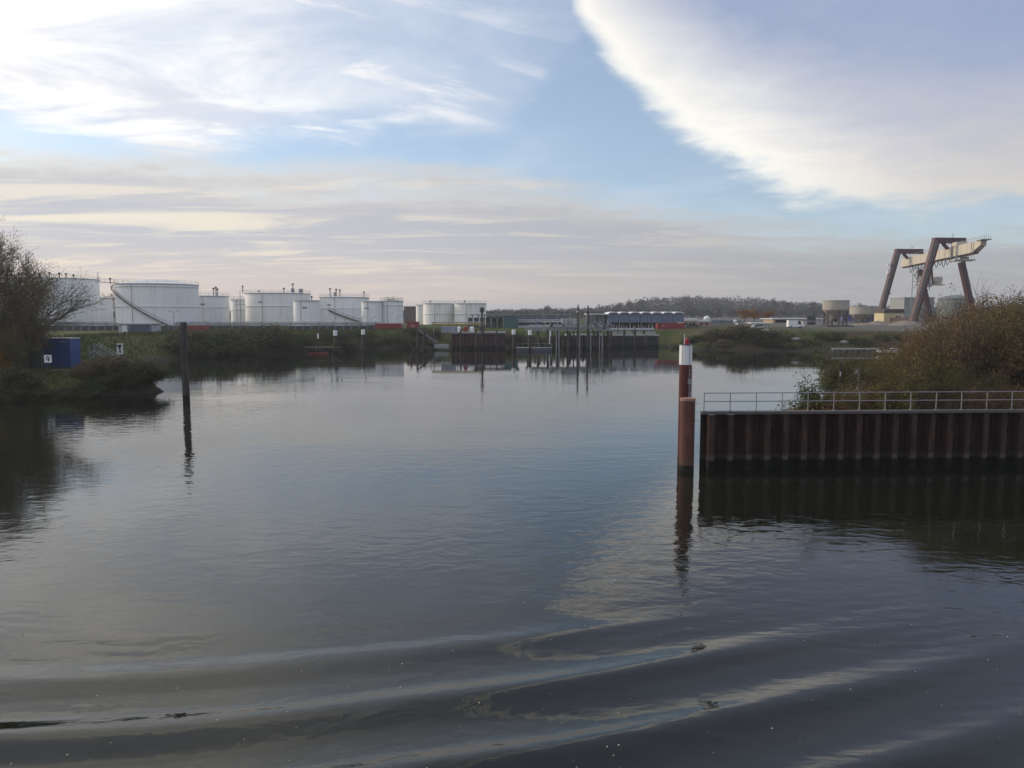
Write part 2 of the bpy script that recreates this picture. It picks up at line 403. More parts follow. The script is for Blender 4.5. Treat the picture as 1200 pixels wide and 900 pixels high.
def np_obj(name, vs, fs, m, parent=None):
    me = bpy.data.meshes.new(name); me.vertices.add(len(vs)); me.vertices.foreach_set('co', np.asarray(vs, np.float32).ravel())
    fs = np.asarray(fs); me.loops.add(fs.size); me.loops.foreach_set('vertex_index', fs.ravel().astype(np.int32))
    me.polygons.add(len(fs)); me.polygons.foreach_set('loop_start', (np.arange(len(fs))*fs.shape[1]).astype(np.int32))
    me.update(calc_edges=True); me.validate()
    me.materials.append(m)
    o = bpy.data.objects.new(name, me); COL.objects.link(o)
    if parent: o.parent = parent
    return o
def grow(segs, tips, p, d, L, r, depth, rng, wig=.22, up=.06, spread=.75, nsub=(2, 4), ratio=.68, k=4, rmin=.008):
    p = np.array(p, float); d = np.array(d, float)
    for j in range(k):
        d = d+rng.normal(size=3)*wig; d[2] += up; d /= np.linalg.norm(d)
        r2 = max(rmin, r*(1-.55*(j+1)/k)) if depth else max(rmin*.7, r*(1-.8*(j+1)/k))
        q = p+d*L/k
        segs.append((p, q, max(rmin, r*(1-.55*j/k)), r2)); p = q
        if depth == 0: tips.append(p)
        elif j >= (1 if depth > 1 else 0) or rng.rand() < .4:
            for _ in range(rng.randint(*nsub)):
                a = rng.normal(size=3); a -= d*a.dot(d); a /= np.linalg.norm(a)+1e-9
                nd = d+a*spread*rng.uniform(.6, 1.3); nd /= np.linalg.norm(nd)
                grow(segs, tips, p, nd, L*ratio*rng.uniform(.75, 1.15), r2*.62, depth-1, rng, wig, up, spread, nsub, ratio, max(2, k-1), rmin)
def make_shrub(name, seed, h, nstem, leaves, lsize, lmat, depth=2, spread=.7, lean=.55, jitter=.25, nsub=(2, 3)):
    """a bush of its own height h standing at the origin: stems and leaves as two parts"""
    rng = np.random.RandomState(seed); segs = []; tips = []
    for i in range(nstem):
        a = rng.uniform(0, 6.283); l = rng.uniform(.05, lean)
        d = np.array([math.cos(a)*l, math.sin(a)*l, 1.0]); d /= np.linalg.norm(d)
        grow(segs, tips, (math.cos(a)*.25*h*l, math.sin(a)*.25*h*l, -.1), d, h*rng.uniform(.42, .62), .012*h, depth, rng, .16, .05, spread, nsub, .62, 4, .011)
    T = np.array(tips); sc = h/max(.1, np.percentile(T[:, 2], 97))
    segs = [(a*sc, b_*sc, r0, r1) for a, b_, r0, r1 in segs]; T = T*sc
    root = thing(name, 'x', 'bush')
    vs, fs = segs_mesh(segs, 3); np_obj('stems', vs, fs, TWIG, root)
    C = T[rng.randint(0, len(T), leaves)]+rng.normal(size=(leaves, 3))*jitter*np.array([1, 1, .9])
    C = C[C[:, 2] > .05]
    vs, fs = leaves_mesh(C, lsize, rng); np_obj('leaves', vs, fs, lmat, root)
    root.location = (0, -5000, -50)
    return root
used = set()
def place(proto, x, y, h=1.0, rz=0.0, label='', group=None, w=1.0, cat=None, name=None, z=None):
    if proto.name in used: o = copy_tree(proto)
    else: o = proto
    used.add(proto.name)
    o.location = (x, y, (gz(x, y) if z is None else z)-.05); o.rotation_euler = (0, 0, rz); o.scale = (w*h, w*h, h)
    o['label'] = label
    if cat: o['category'] = cat
    if group: o['group'] = group
    return o
rnd = random.Random(4)
# ---- thicket on the spit behind the sheet pile wall
sh_r1 = make_shrub('russet_bush', 11, 5.0, 9, 11000, .055, L_RUS, 2, jitter=.17, nsub=(2, 4))
sh_r2 = make_shrub('russet_bush', 12, 5.0, 8, 9000, .055, L_BRN, 2, jitter=.18, nsub=(2, 4))
sh_o1 = make_shrub('olive_bush', 13, 4.0, 9, 10000, .055, L_OLV, 2, jitter=.17, nsub=(2, 4))
sh_o2 = make_shrub('straw_coloured_bush', 14, 3.0, 9, 7000, .05, L_YEL, 2, jitter=.15)
sh_g1 = make_shrub('green_bush', 15, 2.4, 6, 2200, .085, L_GRN, 2, jitter=.16)
HF = [(940, 1.4), (1000, 3.5), (1040, 4.1), (1075, 4.5), (1100, 5.2), (1120, 6.8), (1145, 7.2), (1200, 7.3), (1300, 7.6), (1500, 7.6)]
def hfun(px):
    for (a, ha), (b_, hb) in zip(HF, HF[1:]):
        if a <= px <= b_: return ha+(hb-ha)*(px-a)/(b_-a)
    return 7.5
rows = [(47.5, 992, 14), (50.5, 1030, 24), (54.5, 1062, 24), (59, 1085, 24), (64, 1110, 28)]
kk = 0
for Yr, p0, st in rows:
    px = p0
    while px < 1290:
        X_ = xx(px, Yr)+rnd.uniform(-.4, .4); Y_ = Yr+rnd.uniform(-1, 1)
        hgt = hfun(px)*rnd.uniform(.74, .98)*((.5 if px > 1060 else 1.0) if Yr < 49 else .9 if Yr < 52 else .92 if Yr < 56 else 1)
        if Yr < 49 and px > 1060: hgt = rnd.uniform(2.0, 3.4)
        if px < 1060: pr, hp = ((sh_o2, 3.0), (sh_o1, 4.0), (sh_r1, 5.0), (sh_o2, 3.0))[kk % 4]
        elif px < 1100: pr, hp = ((sh_r1, 5.0), (sh_o2, 3.0), (sh_r2, 5.0))[kk % 3]
        else: pr, hp = ((sh_r1, 5.0), (sh_r2, 5.0), (sh_r1, 5.0), (sh_o1, 4.0), (sh_r2, 5.0))[kk % 5]
        lab = {'russet_bush': 'russet brown bush in the thicket behind the railing', 'olive_bush': 'olive green bush in the thicket behind the railing', 'straw_coloured_bush': 'straw yellow bush in the thicket behind the railing'}[pr.name.split('.')[0]]
        place(pr, X_, Y_, hgt/hp, rnd.uniform(0, 6.28), lab, 'bushes of the thicket behind the railing', rnd.uniform(.8, 1.05))
        kk += 1; px += st*rnd.uniform(.8, 1.2)
place(sh_g1, xx(953, 47.6), 47.6, 1.0, 1.0, 'small green bush at the open end of the thicket, behind the railing', None, 1.0)
place(sh_g1, xx(976, 49), 49, .95, 3.0, 'green bush beside the dark stake behind the railing', None, .8)
sh_rb = make_shrub('bramble', 16, 1.1, 10, 2600, .07, L_RUS, 1, jitter=.2, lean=.9)
for i, px in enumerate((948, 962, 980, 1000, 1022, 1050, 1085, 1120, 1160, 1195)):
    place(sh_rb, xx(px, 46.9), 46.9+rnd.uniform(-.2, .5), rnd.uniform(.9, 1.3), rnd.uniform(0, 6), 'low russet bramble at the foot of the railing', 'brambles along the railing', 1.3)
# slender bare saplings that rise from the thicket
def bare_tree(name, seed, h, r, label, x, y, leaves=0, lmat=None, lsize=.07, depth=3, stems=1, up=.05, spread=.62, lean=0.0, jit=.2, trunk_frac=.32, z=None, wig=.12, rmin=.012, nsub=(2, 4)):
    rng = np.random.RandomState(seed); segs = []; tips = []; tr = []
    for s in range(stems):
        a = rng.uniform(0, 6.28)
        d = np.array([lean+math.cos(a)*.12*(stems > 1), math.sin(a)*.12*(stems > 1), 1.0]); d /= np.linalg.norm(d)
        p = np.array([math.cos(a)*.3*(stems > 1), math.sin(a)*.3*(stems > 1), -.2])
        for j in range(3):
            q = p+d*h*trunk_frac/3; tr.append((p, q, r*(1-.12*j), r*(1-.12*(j+1)))); p = q; d = d+rng.normal(size=3)*.05; d /= np.linalg.norm(d)
        grow(segs, tips, p, d, h*.42, r*.62, depth, rng, wig, up, spread, nsub, .62, 5, rmin)
        for j in range(3):
            a2 = rng.uniform(0, 6.28); nd = np.array([math.cos(a2)*.8, math.sin(a2)*.8, .7]); nd /= np.linalg.norm(nd)
            grow(segs, tips, p, nd, h*.34, r*.42, depth-1, rng, wig, up, spread, nsub, .62, 5, rmin)
    T = np.array(tips); sc = (h-p[2])/max(.1, np.percentile(T[:, 2], 99)-p[2])
    f = lambda q: p+(q-p)*np.array([1, 1, 1])*sc
    segs = [(f(a), f(b_), r0, r1) for a, b_, r0, r1 in segs]; T = f(T)
    root = thing(name, label, 'tree', (x, y, (gz(x, y) if z is None else z)))
    vs, fs = segs_mesh(tr, 8); np_obj('trunk', vs, fs, BARK, root)
    vs, fs = segs_mesh(segs, 4); cr = np_obj('crown', vs, fs, TWIG, root)
    if leaves:
        C = T[rng.randint(0, len(T), leaves)]+rng.normal(size=(leaves, 3))*jit
        vs, fs = leaves_mesh(C, lsize, rng); np_obj('leaves', vs, fs, lmat, cr)
    return root
for px, top, Yd, sd_ in ((1152, 322, 60, 3), (1166, 330, 58, 4), (1192, 331, 62, 5)):
    hgt = zy(top, Yd)-3
    bare_tree('sapling', 30+sd_, hgt, .05, {3: 'slender bare sapling rising above the thicket, left of three', 4: 'slender bare sapling rising above the thicket, middle of three', 5: 'slender bare sapling rising above the thicket at the right edge'}[sd_], xx(px, Yd), Yd, depth=2, spread=.45, rmin=.009, nsub=(1, 3))
bare_tree('sapling', 39, 4.6, .035, 'thin bare sapling beside the small green bush behind the railing', xx(962, 48.2), 48.2, 500, L_GRN, .07, depth=2, spread=.5, rmin=.008, nsub=(1, 3))

# ---- trees and bushes of the left bank
bare_tree('bare_tree', 51, 17.8, .34, 'tallest bare tree at the left edge, above the blue container', xx(-8, 92), 92, 13000, L_TRE, .085, depth=3, stems=2, wig=.14, rmin=.016, jit=.3)
bare_tree('bare_tree', 54, 15.6, .26, 'bare tree with spreading branches before the white tank, beside the blue container', xx(36, 89), 89, 3500, L_TRE, .085, depth=3, wig=.14, spread=.55, rmin=.016, jit=.3, trunk_frac=.28)
bare_tree('bare_tree', 57, 15.8, .24, 'bare tree between the tallest one and the spreading one', xx(18, 95), 95, 12000, L_TRE, .09, depth=3, wig=.15, rmin=.016, jit=.35)
tl1 = make_shrub('tall_thicket', 61, 9.0, 10, 9000, .10, L_BRN, 2, jitter=.5, lean=.25, nsub=(2, 4))
tl2 = make_shrub('tall_thicket', 62, 9.0, 9, 9000, .10, L_OLV, 2, jitter=.55, lean=.25, nsub=(2, 4))
for i, (px, Yd, h_, pr) in enumerate(((-30, 90, 9.0, tl1), (-4, 88, 9.0, tl2), (10, 91, 8.6, tl1), (24, 89, 9.2, tl1), (34, 91, 8.4, tl2), (14, 86, 5.0, tl2))):
    place(pr, xx(px, Yd), Yd, h_/9, i*1.3, 'tall dark brown bush under the bare trees at the left edge', 'tall bushes under the bare trees', .72, 'bush')
og = make_shrub('orange_bush', 63, 2.6, 8, 2500, .12, L_ORG, 1, jitter=.3)
place(og, xx(0, 86), 86, 1.25, 0, 'bright orange autumn bush at the left edge', None, .8)
br = make_shrub('brown_scrub', 64, 2.2, 12, 8000, .075, L_BRN, 2, jitter=.28, lean=.8)
for i, (px, Yd, h_) in enumerate(((98, 83.5, 1.9), (112, 85, 2.4), (126, 84.5, 2.6), (140, 86, 2.7), (152, 86.5, 2.2), (120, 88, 2.8), (134, 90, 3.0), (104, 88, 2.0))):
    place(br, xx(px, Yd), Yd, h_*.62/2.2, i*1.7, 'reddish brown scrub on the tip of the left bank', 'brown scrub on the tip of the left bank', 1.7)
dk = make_shrub('dark_shrub', 65, 1.6, 10, 5000, .09, L_DRK, 1, jitter=.26, lean=.9)
for i, (px, Yd, h_) in enumerate(((163, 85.5, 1.9), (170, 86, 1.5), (60, 78.8, 1.0), (40, 78.2, 1.2), (20, 77.6, 1.1), (2, 77.6, 1.4), (-16, 77.4, 1.5), (78, 79.3, 1.1), (92, 80.2, 1.2), (30, 79.3, 1.5), (8, 79.5, 1.6), (104, 81.2, 1.1), (118, 82.3, 1.2), (132, 83.2, 1.1), (146, 83.8, 1.2), (156, 84, 1.3))):
    place(dk, xx(px, Yd), Yd, h_/1.6, i*2.1, 'low dark green shrub along the waterline of the left bank', 'shrubs along the left waterline', 1.4)

# ---- bushes along the far bank
fb = [make_shrub('bank_bush', 71+i, 3.0, 8, 2600, .17, m_, 1, jitter=.4, lean=.8) for i, m_ in enumerate((L_DRK, L_GRN, L_OLV, L_BRN))]
def coastpt(frac_pts, s):
    tot = 0; Ls = []
    for a, b_ in zip(frac_pts, frac_pts[1:]): Ls.append(math.dist(a, b_))
    s *= sum(Ls)
    for (a, b_), L in zip(zip(frac_pts, frac_pts[1:]), Ls):
        if s <= L: return a[0]+(b_[0]-a[0])*s/L, a[1]+(b_[1]-a[1])*s/L
        s -= L
    return frac_pts[-1]
cl = [(-68, 150), (-62, 159), (-51, 170), (-37, 187), (-28, 198), (-18, 201)]
for i in range(70):
    s = (i+rnd.random())/70; x, y = coastpt(cl, s); back = rnd.uniform(-1, 5.5)
    x -= back*.5; y += back
    wts = (0, 1, 0, 1, 2, 3, 0, 3, 1)
    k_ = wts[rnd.randrange(9)]
    h_ = rnd.uniform(1.3, 2.6)*(1.35 if s < .35 else 1)*(.8 if s > .75 else 1)
    place(fb[k_], x, y, h_/3, rnd.uniform(0, 6), ['dark green bush on the far bank below the white tanks', 'grass green bush on the far bank below the white tanks', 'olive bush on the far bank below the white tanks', 'brown bush on the far bank below the white tanks'][k_], 'bushes on the far bank below the tanks', rnd.uniform(1.2, 1.9))
cr_ = [(44, 199), (47, 193), (58, 186), (72, 178), (84, 172), (100, 167), (120, 162)]
for i in range(42):
    s = (i+rnd.random())/42; x, y = coastpt(cr_, s); back = rnd.uniform(-.5, 6); y += back; x += back*.3
    k_ = (0, 0, 1, 3, 0, 2)[rnd.randrange(6)]
    h_ = rnd.uniform(.9, 1.8)
    if .12 < s < .33: h_ *= 1.9; k_ = (3, 0, 3)[rnd.randrange(3)]
    place(fb[k_], x, y, h_/3, rnd.uniform(0, 6), ['dark green bush on the far right bank below the crane', 'grass green bush on the far right bank below the crane', 'olive bush on the far right bank below the crane', 'brown bush on the far right bank below the crane'][k_], 'bushes on the far right bank', rnd.uniform(1.3, 2.0))

for i in range(16):
    x = -1+i*1.05+rnd.uniform(-.3, .3); y = 205.2+rnd.uniform(-1.0, 1.5)
    place(fb[(0, 3, 0)[i % 3]], x, y, rnd.uniform(.5, .8), rnd.uniform(0, 6), 'dark bush at the water behind the landing pontoon', 'bushes behind the landing pontoon', rnd.uniform(1.0, 1.4))
# orange autumn trees by the long white shed
def crown_tree(name, label, x, y, h, w, lm, seed, nl=2600, ls=.22, group=None):
    rng = np.random.RandomState(seed); root = thing(name, label, 'tree', (x, y, gz(x, y)), 0, group)
    segs = []; tips = []
    grow(segs, tips, (0, 0, h*.2), (0, 0, 1), h*.45, .16, 2, rng, .15, .05, .7, (2, 4), .62, 4, .02)
    np_obj('trunk', *segs_mesh([(np.array([0, 0, -.2]), np.array([0, 0, h*.25]), .22, .17)]+segs, 5), BARK, root)
    C = []
    for k in range(14):
        a = rng.uniform(0, 6.28); rr = w*.5*rng.uniform(.1, .75); c0 = np.array([math.cos(a)*rr, math.sin(a)*rr, h*rng.uniform(.38, .85)])
        C.append(c0+rng.normal(size=(nl//14, 3))*np.array([w*.11, w*.11, h*.07]))
    np_obj('crown', *leaves_mesh(np.concatenate(C), ls, rng), lm, root)
    return root
crown_tree('autumn_tree', 'orange autumn tree left of the long white shed, larger of two', xx(872, 330), 330, 6.5, 7.5, L_ORG, 81)
crown_tree('autumn_tree', 'orange autumn tree between the larger one and the long white shed', xx(899, 335), 335, 5.6, 6, L_ORG, 82)
crown_tree('autumn_tree', 'dull orange autumn tree just right of the larger orange one', xx(883, 345), 345, 5.6, 5, L_ORG, 83)
crown_tree('bare_brown_tree', 'brown tree seen in the gap between the two leftmost white tanks', xx(133, 330), 330, 15, 8, L_BRN, 84, 1800, .25)
crown_tree('bare_brown_tree', 'brown tree rising behind the grey-topped tank near the red roof', xx(458, 420), 420, 14.5, 14, L_BRN, 85, 2200, .3)

# ---- hills and the wood that covers them
def hill_h(x, y):
    px = 600+x/np.maximum(y, 1)*F_PX
    a = np.exp(-((px-835)/95.)**2)*20+np.exp(-((px-760)/45.)**2)*9+np.exp(-((px-1000)/160.)**2)*9+np.exp(-((px-640)/70.)**2)*5+np.exp(-((px-1250)/120.)**2)*10
    return 2+a*np.exp(-((y-1250)/380.)**2)
hx = np.arange(-1500, 1800, 25.); hy = np.arange(720, 1900, 25.)
HX, HY = np.meshgrid(hx, hy); HZ = hill_h(HX, HY)
hills = mesh_obj('hills', np.stack([HX, HY, HZ], -1).reshape(-1, 3).tolist(), grid_faces(len(hx), len(hy)).tolist(), mat('hill_ground', (.045, .048, .026), .95, var=.3, scale=.02), smooth=True)
hills['kind'] = 'structure'
rng = np.random.RandomState(7); pts = []; sz = []
for k in range(8000):
    Yd = rng.choice([rng.uniform(520, 780), rng.uniform(780, 1000), rng.uniform(1000, 1300)], p=[.3, .35, .35]); px = rng.uniform(-80, 1290)
    x = xx(px, Yd); H_ = rng.uniform(7, 12)*(.62 if Yd < 780 else 1); z0 = float(hill_h(np.array(x), np.array(Yd)))+(2.4 if Yd < 780 else 0)
    if 700 < px < 980 and rng.rand() < .3: H_ *= 1.25
    m_ = 26; r_ = H_*rng.uniform(.3, .42)
    u_ = rng.normal(size=(m_, 3)); u_ /= np.linalg.norm(u_, axis=1)[:, None]
    pts.append(np.array([x, Yd, z0+H_*.6])+u_*np.array([r_, r_, H_*.42])*rng.uniform(.45, 1, (m_, 1))**.5)
    sz.append(np.full(m_, H_*.105))
C = np.concatenate(pts); s_l = np.concatenate(sz)
vs, fs = leaves_mesh(C, 1.0, rng); ctr = np.repeat(C, 4, 0); vs = ctr+(vs-ctr)*np.repeat(s_l, 4)[:, None]
wood = np_obj('distant_wood', vs, fs, L_FAR); wood['kind'] = 'stuff'; tag(wood, 'grey green bare wood along the horizon behind the harbour', 'wood')
# individual bare trees that stand out of the skyline
for i, (px, top, Yd) in enumerate(((738, 352, 760), (748, 353, 770), (795, 346, 900), (806, 347, 900), (905, 353, 760), (920, 355, 740), (952, 354, 750), (1008, 356, 700), (722, 356, 720), (640, 359, 700))):
    z0 = 4.5; hgt = zy(top, Yd)-z0
    bare_tree('skyline_tree', 90+i, hgt, .35, 'bare tree standing out of the wood on the skyline, %s from the left' % ('third fourth fifth sixth seventh eighth ninth tenth second first'.split()[i]), xx(px, Yd), Yd, 500, L_FAR, .6, depth=2, jit=.9, rmin=.07, z=z0)

# ---- grass on the banks
rng = np.random.RandomState(17); GC = []
def scatter(n_, x0, x1, y0, y1, zmin, zmax):
    x = rng.uniform(x0, x1, n_); y = rng.uniform(y0, y1, n_); z = height(x, y)
    k = (z > zmin) & (z < zmax) & (sdist(PEN, x, y) < 0); return np.stack([x[k], y[k], z[k]], -1)
GC = np.concatenate([scatter(26000, -80, -38, 76, 112, .45, 5), scatter(24000, -90, -14, 112, 215, .5, 4.6), scatter(9000, 42, 130, 160, 205, .5, 4.6)])
nb = len(GC); a = rng.uniform(0, 6.28, nb); hb = rng.uniform(.18, .5, nb)*np.where(GC[:, 1] > 115, 1.5, 1.0); wb = rng.uniform(.04, .10, nb)*np.where(GC[:, 1] > 115, 2, 1)
ln = rng.normal(size=(nb, 2))*.12
v0 = GC+np.stack([np.cos(a)*wb, np.sin(a)*wb, -.05+0*a], -1); v1 = GC-np.stack([np.cos(a)*wb, np.sin(a)*wb, .05+0*a], -1)
v2 = GC+np.stack([ln[:, 0], ln[:, 1], hb], -1)
L_GRS = leaf_mat('grass_blades', (.050, .072, .014), (.080, .085, .022), (.10, .085, .035))
grass = np_obj('bank_grass', np.stack([v0, v1, v2], 1).reshape(-1, 3), np.arange(nb*3).reshape(-1, 3), L_GRS); grass['kind'] = 'stuff'
tag(grass, 'rough green grass covering the banks', 'grass')

# ================================================================== materials for built things
def streaky(name, col, dirt, rough=.55, amt=.5, sx=1.2, zfade=None):
    """paint with rain streaks running down and blotches"""
    if name in MATS: return MATS[name]
    m = bpy.data.materials.new(name); m.use_nodes = True; t = NT(m.node_tree); b = m.node_tree.nodes['Principled BSDF']
    b.inputs['Roughness'].default_value = rough
    tcn = t.new('ShaderNodeTexCoord'); v = tcn.outputs['Object']
    f1 = t.noise(t.vm('MULTIPLY', v, (sx, sx, sx*.07)), 1.0, 6, .65); f2 = t.noise(v, .35*sx, 4, .6)
    f = t.m('MULTIPLY', t.ramp(f1, .48, .75), t.ramp(f2, .35, .65, .2, 1.0))
    c_ = t.mix(t.m('MULTIPLY', f, amt), col, dirt)
    t.l.new(c_, b.inputs['Base Color']); MATS[name] = m
    return m
def rusty(name, c1, c2, wet=(.012, .011, .009), wetz=.75, band=None, rough=.8):
    """steel standing in water: rust above, dark weed below the high-water mark"""
    if name in MATS: return MATS[name]
    m = bpy.data.materials.new(name); m.use_nodes = True; t = NT(m.node_tree); b = m.node_tree.nodes['Principled BSDF']
    b.inputs['Roughness'].default_value = rough; b.inputs['Specular IOR Level'].default_value = .25
    g_ = t.new('ShaderNodeNewGeometry'); p = g_.outputs['Position']; x, y, z = t.sep(p)
    f = t.noise(t.vm('MULTIPLY', p, (1, 1, .25)), 3.0, 7, .7); f2 = t.noise(p, 9.0, 5, .6)
    c_ = t.mix(t.ramp(f, .35, .68), c1, c2)
    c_ = t.mix(t.ramp(f2, .55, .8, 0, .5), c_, tuple(k*.5 for k in c1))
    zz = t.m('MULTIPLY_ADD', t.m('SUBTRACT', f, .5), .35, z)
    if band: c_ = t.mix(t.m('MULTIPLY', t.ramp(zz, wetz-.02, wetz+.1), t.ramp(zz, wetz+.45, wetz+.2)), c_, band)
    c_ = t.mix(t.ramp(zz, wetz+.06, wetz-.06), c_, wet)
    t.l.new(c_, b.inputs['Base Color'])
    bn = t.new('ShaderNodeBump'); bn.inputs['Distance'].default_value = .02; t.l.new(f2, bn.inputs['Height']); t.l.new(bn.outputs[0], b.inputs['Normal'])
    MATS[name] = m; return m
M_TANK = streaky('white_tank_paint', (.90, .90, .90), (.40, .34, .27), .5, .5, .5)
M_TANK2 = streaky('cream_tank_paint', (.88, .87, .83), (.42, .34, .26), .5, .6, .5)
M_ROOF = streaky('tank_roof_paint', (.70, .71, .71), (.45, .44, .42), .5, .4, .4)
M_STEEL = mat('galvanised_steel', (.40, .41, .42), .45, .6, var=.15, scale=3)
M_GREY = streaky('grey_steel_paint', (.26, .27, .28), (.14, .12, .10), .6, .6, 1.5)
M_DARK = mat('dark_steel', (.045, .045, .05), .6, 0, var=.3, scale=2)
M_PILE = rusty('dark_timber_pile', (.040, .034, .028), (.070, .060, .050), wetz=.7)
M_POLE = rusty('dark_steel_pile', (.050, .045, .042), (.105, .090, .080), wetz=.6)
M_WHITE = streaky('white_paint', (.80, .80, .80), (.5, .48, .44), .5, .4, 3)
M_RED = streaky('red_paint', (.24, .016, .024), (.12, .02, .022), .5, .5, 1.5)
M_RUST = rusty('rusted_sheet_pile', (.020, .011, .009), (.052, .026, .020), wetz=.52, band=(.042, .036, .032))
M_RUSTL = rusty('paler_rust_flange', (.030, .018, .015), (.078, .045, .035), wetz=.52, band=(.085, .075, .066))  # front flanges take a paler rust than the rest of each pile
M_RPILE = rusty('rust_red_pile', (.085, .035, .027), (.14, .057, .044), wetz=.35, band=(.10, .055, .04))
M_MPILE = rusty('maroon_pile', (.085, .026, .024), (.13, .040, .034), wetz=.5)
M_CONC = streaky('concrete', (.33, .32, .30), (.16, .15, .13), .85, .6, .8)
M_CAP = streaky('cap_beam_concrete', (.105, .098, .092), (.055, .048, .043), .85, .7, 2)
M_RAIL = streaky('railing_paint', (.26, .262, .258), (.14, .10, .07), .55, .6, 4)
M_BLUE = streaky('blue_container_paint', (.032, .082, .25), (.025, .05, .13), .5, .5, 1.2)
M_GLASS = mat('dark_window_glass', (.02, .025, .03), .08)
M_BLACK = mat('black_paint', (.012, .012, .013), .5)
M_MAROON = streaky('maroon_crane_paint', (.072, .027, .031), (.040, .022, .022), .55, .7, .5)
M_CREAM = streaky('cream_crane_paint', (.56, .50, .41), (.27, .19, .13), .55, .7, .35)
M_LOUVRE = mat('blue_grey_sheeting', (.13, .17, .26), .6, var=.2, scale=1.5)
M_TEAL = streaky('teal_sheeting', (.050, .13, .125), (.05, .08, .08), .6, .5, .6)
M_TAN = streaky('tan_render', (.42, .34, .22), (.25, .2, .14), .85, .5, .5)
M_YELLOW = streaky('pale_yellow_render', (.62, .52, .31), (.35, .28, .18), .85, .45, .6)
M_RTILE = mat('dark_roof', (.075, .055, .055), .8, var=.3, scale=1)
M_OCHRE = mat('ochre_pipe_paint', (.42, .27, .06), .5, var=.2, scale=1)
M_BERM = mat('bund_wall_panel', (.060, .062, .066), .85, var=.25, scale=.6)
M_SILO = streaky('silo_concrete', (.42, .37, .32), (.23, .19, .16), .85, .6, .6)
M_SILO2 = streaky('grey_silo', (.30, .31, .30), (.16, .17, .15), .8, .6, .5)
M_BLUEP = mat('blue_tarp', (.05, .085, .26), .6, var=.3, scale=.6)
M_WOOD = mat('weathered_wood', (.14, .12, .10), .9, var=.35, scale=3, stretch=(1, 1, .2))

# ================================================================== sheet pile wall with railing (right foreground)
WA, WB = Vector((11.0, 42.45, 0)), Vector((46.3, 44.1, 0)); wd = (WB-WA).normalized(); wrz = math.atan2(wd.y, wd.x)
pw = thing('sheet_pile_wall', 'rusty corrugated sheet pile wall with concrete cap, right of the red pile', 'wall', WA, wrz)
pitch = 1.09; zt = 3.32
prof = [(0, .42), (.26, .42), (.40, 0), (.74, 0), (.88, .42), (1.09, .42)]   # plan of one pile: x along the wall, y depth from the front
def pile_mesh():
    mb = MB(); vs = []
    for x, y in prof: vs += [(x, y, -1.2), (x, y, zt-.1)]
    fs = [(2*i, 2*i+2, 2*i+3, 2*i+1) for i in range(len(prof)-1)]
    mb.add(vs, fs)
    vs2 = [(x, y+.03, z) for x, y, z in vs]
    mb.add(vs2, [tuple(reversed(f)) for f in fs])
    # the interlock bead on both edges
    mb.tube((0.02, .405, -1.2), (0.02, .405, zt-.11), .028, k=6)
    return mb
fl = MB().box((.57, -.012, (zt-1.3)/2), (.30, .02, zt+1.1))
n_p = int((WB-WA).length/pitch)
p0 = None
for i in range(n_p):
    if i == 0:
        p0 = pile_mesh().build('sheet_pile', M_RUST, pw); f0 = fl.build('front_flange', M_RUSTL, p0)
        o = p0; f = f0
    else:
        o = p0.copy(); COL.objects.link(o); o.parent = pw; f = f0.copy(); COL.objects.link(f); f.parent = o
    o.location = (i*pitch, rnd.uniform(-.012, .012), rnd.uniform(-.02, .02)); o.rotation_euler = (0, 0, rnd.uniform(-.008, .008))
Lw = n_p*pitch
MB().box((.10, .52, zt/2-.7), (.07, .25, zt+1.2)).build('end_pile', M_RUST, pw)
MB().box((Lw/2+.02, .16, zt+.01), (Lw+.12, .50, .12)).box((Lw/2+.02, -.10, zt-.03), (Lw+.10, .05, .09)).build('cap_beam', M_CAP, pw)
MB().box((Lw/2, .62, zt/2-.9), (Lw-.3, .06, zt+.8)).build('rear_wall', M_RUST, pw)
rl = thing('railing', 'pale steel railing on top of the sheet pile wall', 'railing', WA+Vector((0, 0, zt+.08)), wrz)
sp = 1.535; np_ = int(Lw/sp)
for i in range(np_+1):
    x = .12+i*sp
    if i == 0:
        q0 = MB().tube((0, 0, 0), (0, 0, 1.05), .030, k=8).build('post', M_RAIL, rl); fp = MB().box((0, 0, .012), (.16, .14, .024)).build('foot_plate', M_RAIL, q0); o = q0
    else:
        o = q0.copy(); COL.objects.link(o); o.parent = rl; f = fp.copy(); COL.objects.link(f); f.parent = o
    o.location = (x, .2, 0); o.rotation_euler = (rnd.uniform(-.008, .008), rnd.uniform(-.012, .012), 0)
for nm, z in (('top_rail', 1.05), ('middle_rail', .56)):
    MB().tube((.10, .2, z), (.12+np_*sp, .2, z), .027, k=8).build(nm, M_RAIL, rl)

# ---- the two round piles off the wall's end
bp = thing('marker_pile', 'maroon steel pile with white painted head and red lantern', 'pile', (xx(803.8, 43.9), 43.9, 0))
MB().lathe([(.36, -2), (.36, 6.05)], 28).build('shaft', M_MPILE, bp, True)
MB().lathe([(.375, 6.02), (.375, 7.17), (.30, 7.20)], 28).build('white_head', M_WHITE, bp, True)
for a in (0.5, 1.6, 2.7, 3.9, 5.1): MB().box((math.cos(a)*.372, math.sin(a)*.372, 6.60), (.012, .05, 1.14), a).build('seam', M_STEEL, bp)
lt = MB().lathe([(.05, 7.18), (.16, 7.2), (.17, 7.26), (.12, 7.30), (.13, 7.50), (.09, 7.58), (0.0, 7.62)], 16, (.05, 0, 0)).build('lantern', mat('red_lantern', (.30, .012, .02), .35), bp, True)
MB().tube((-.12, -.05, 7.18), (-.12, -.05, 7.82), .018).build('aerial', M_WHITE, bp)
MB().lathe([(.42, 7.195), (.42, 7.215)], 20).build('collar', M_DARK, bp)
ld = MB()
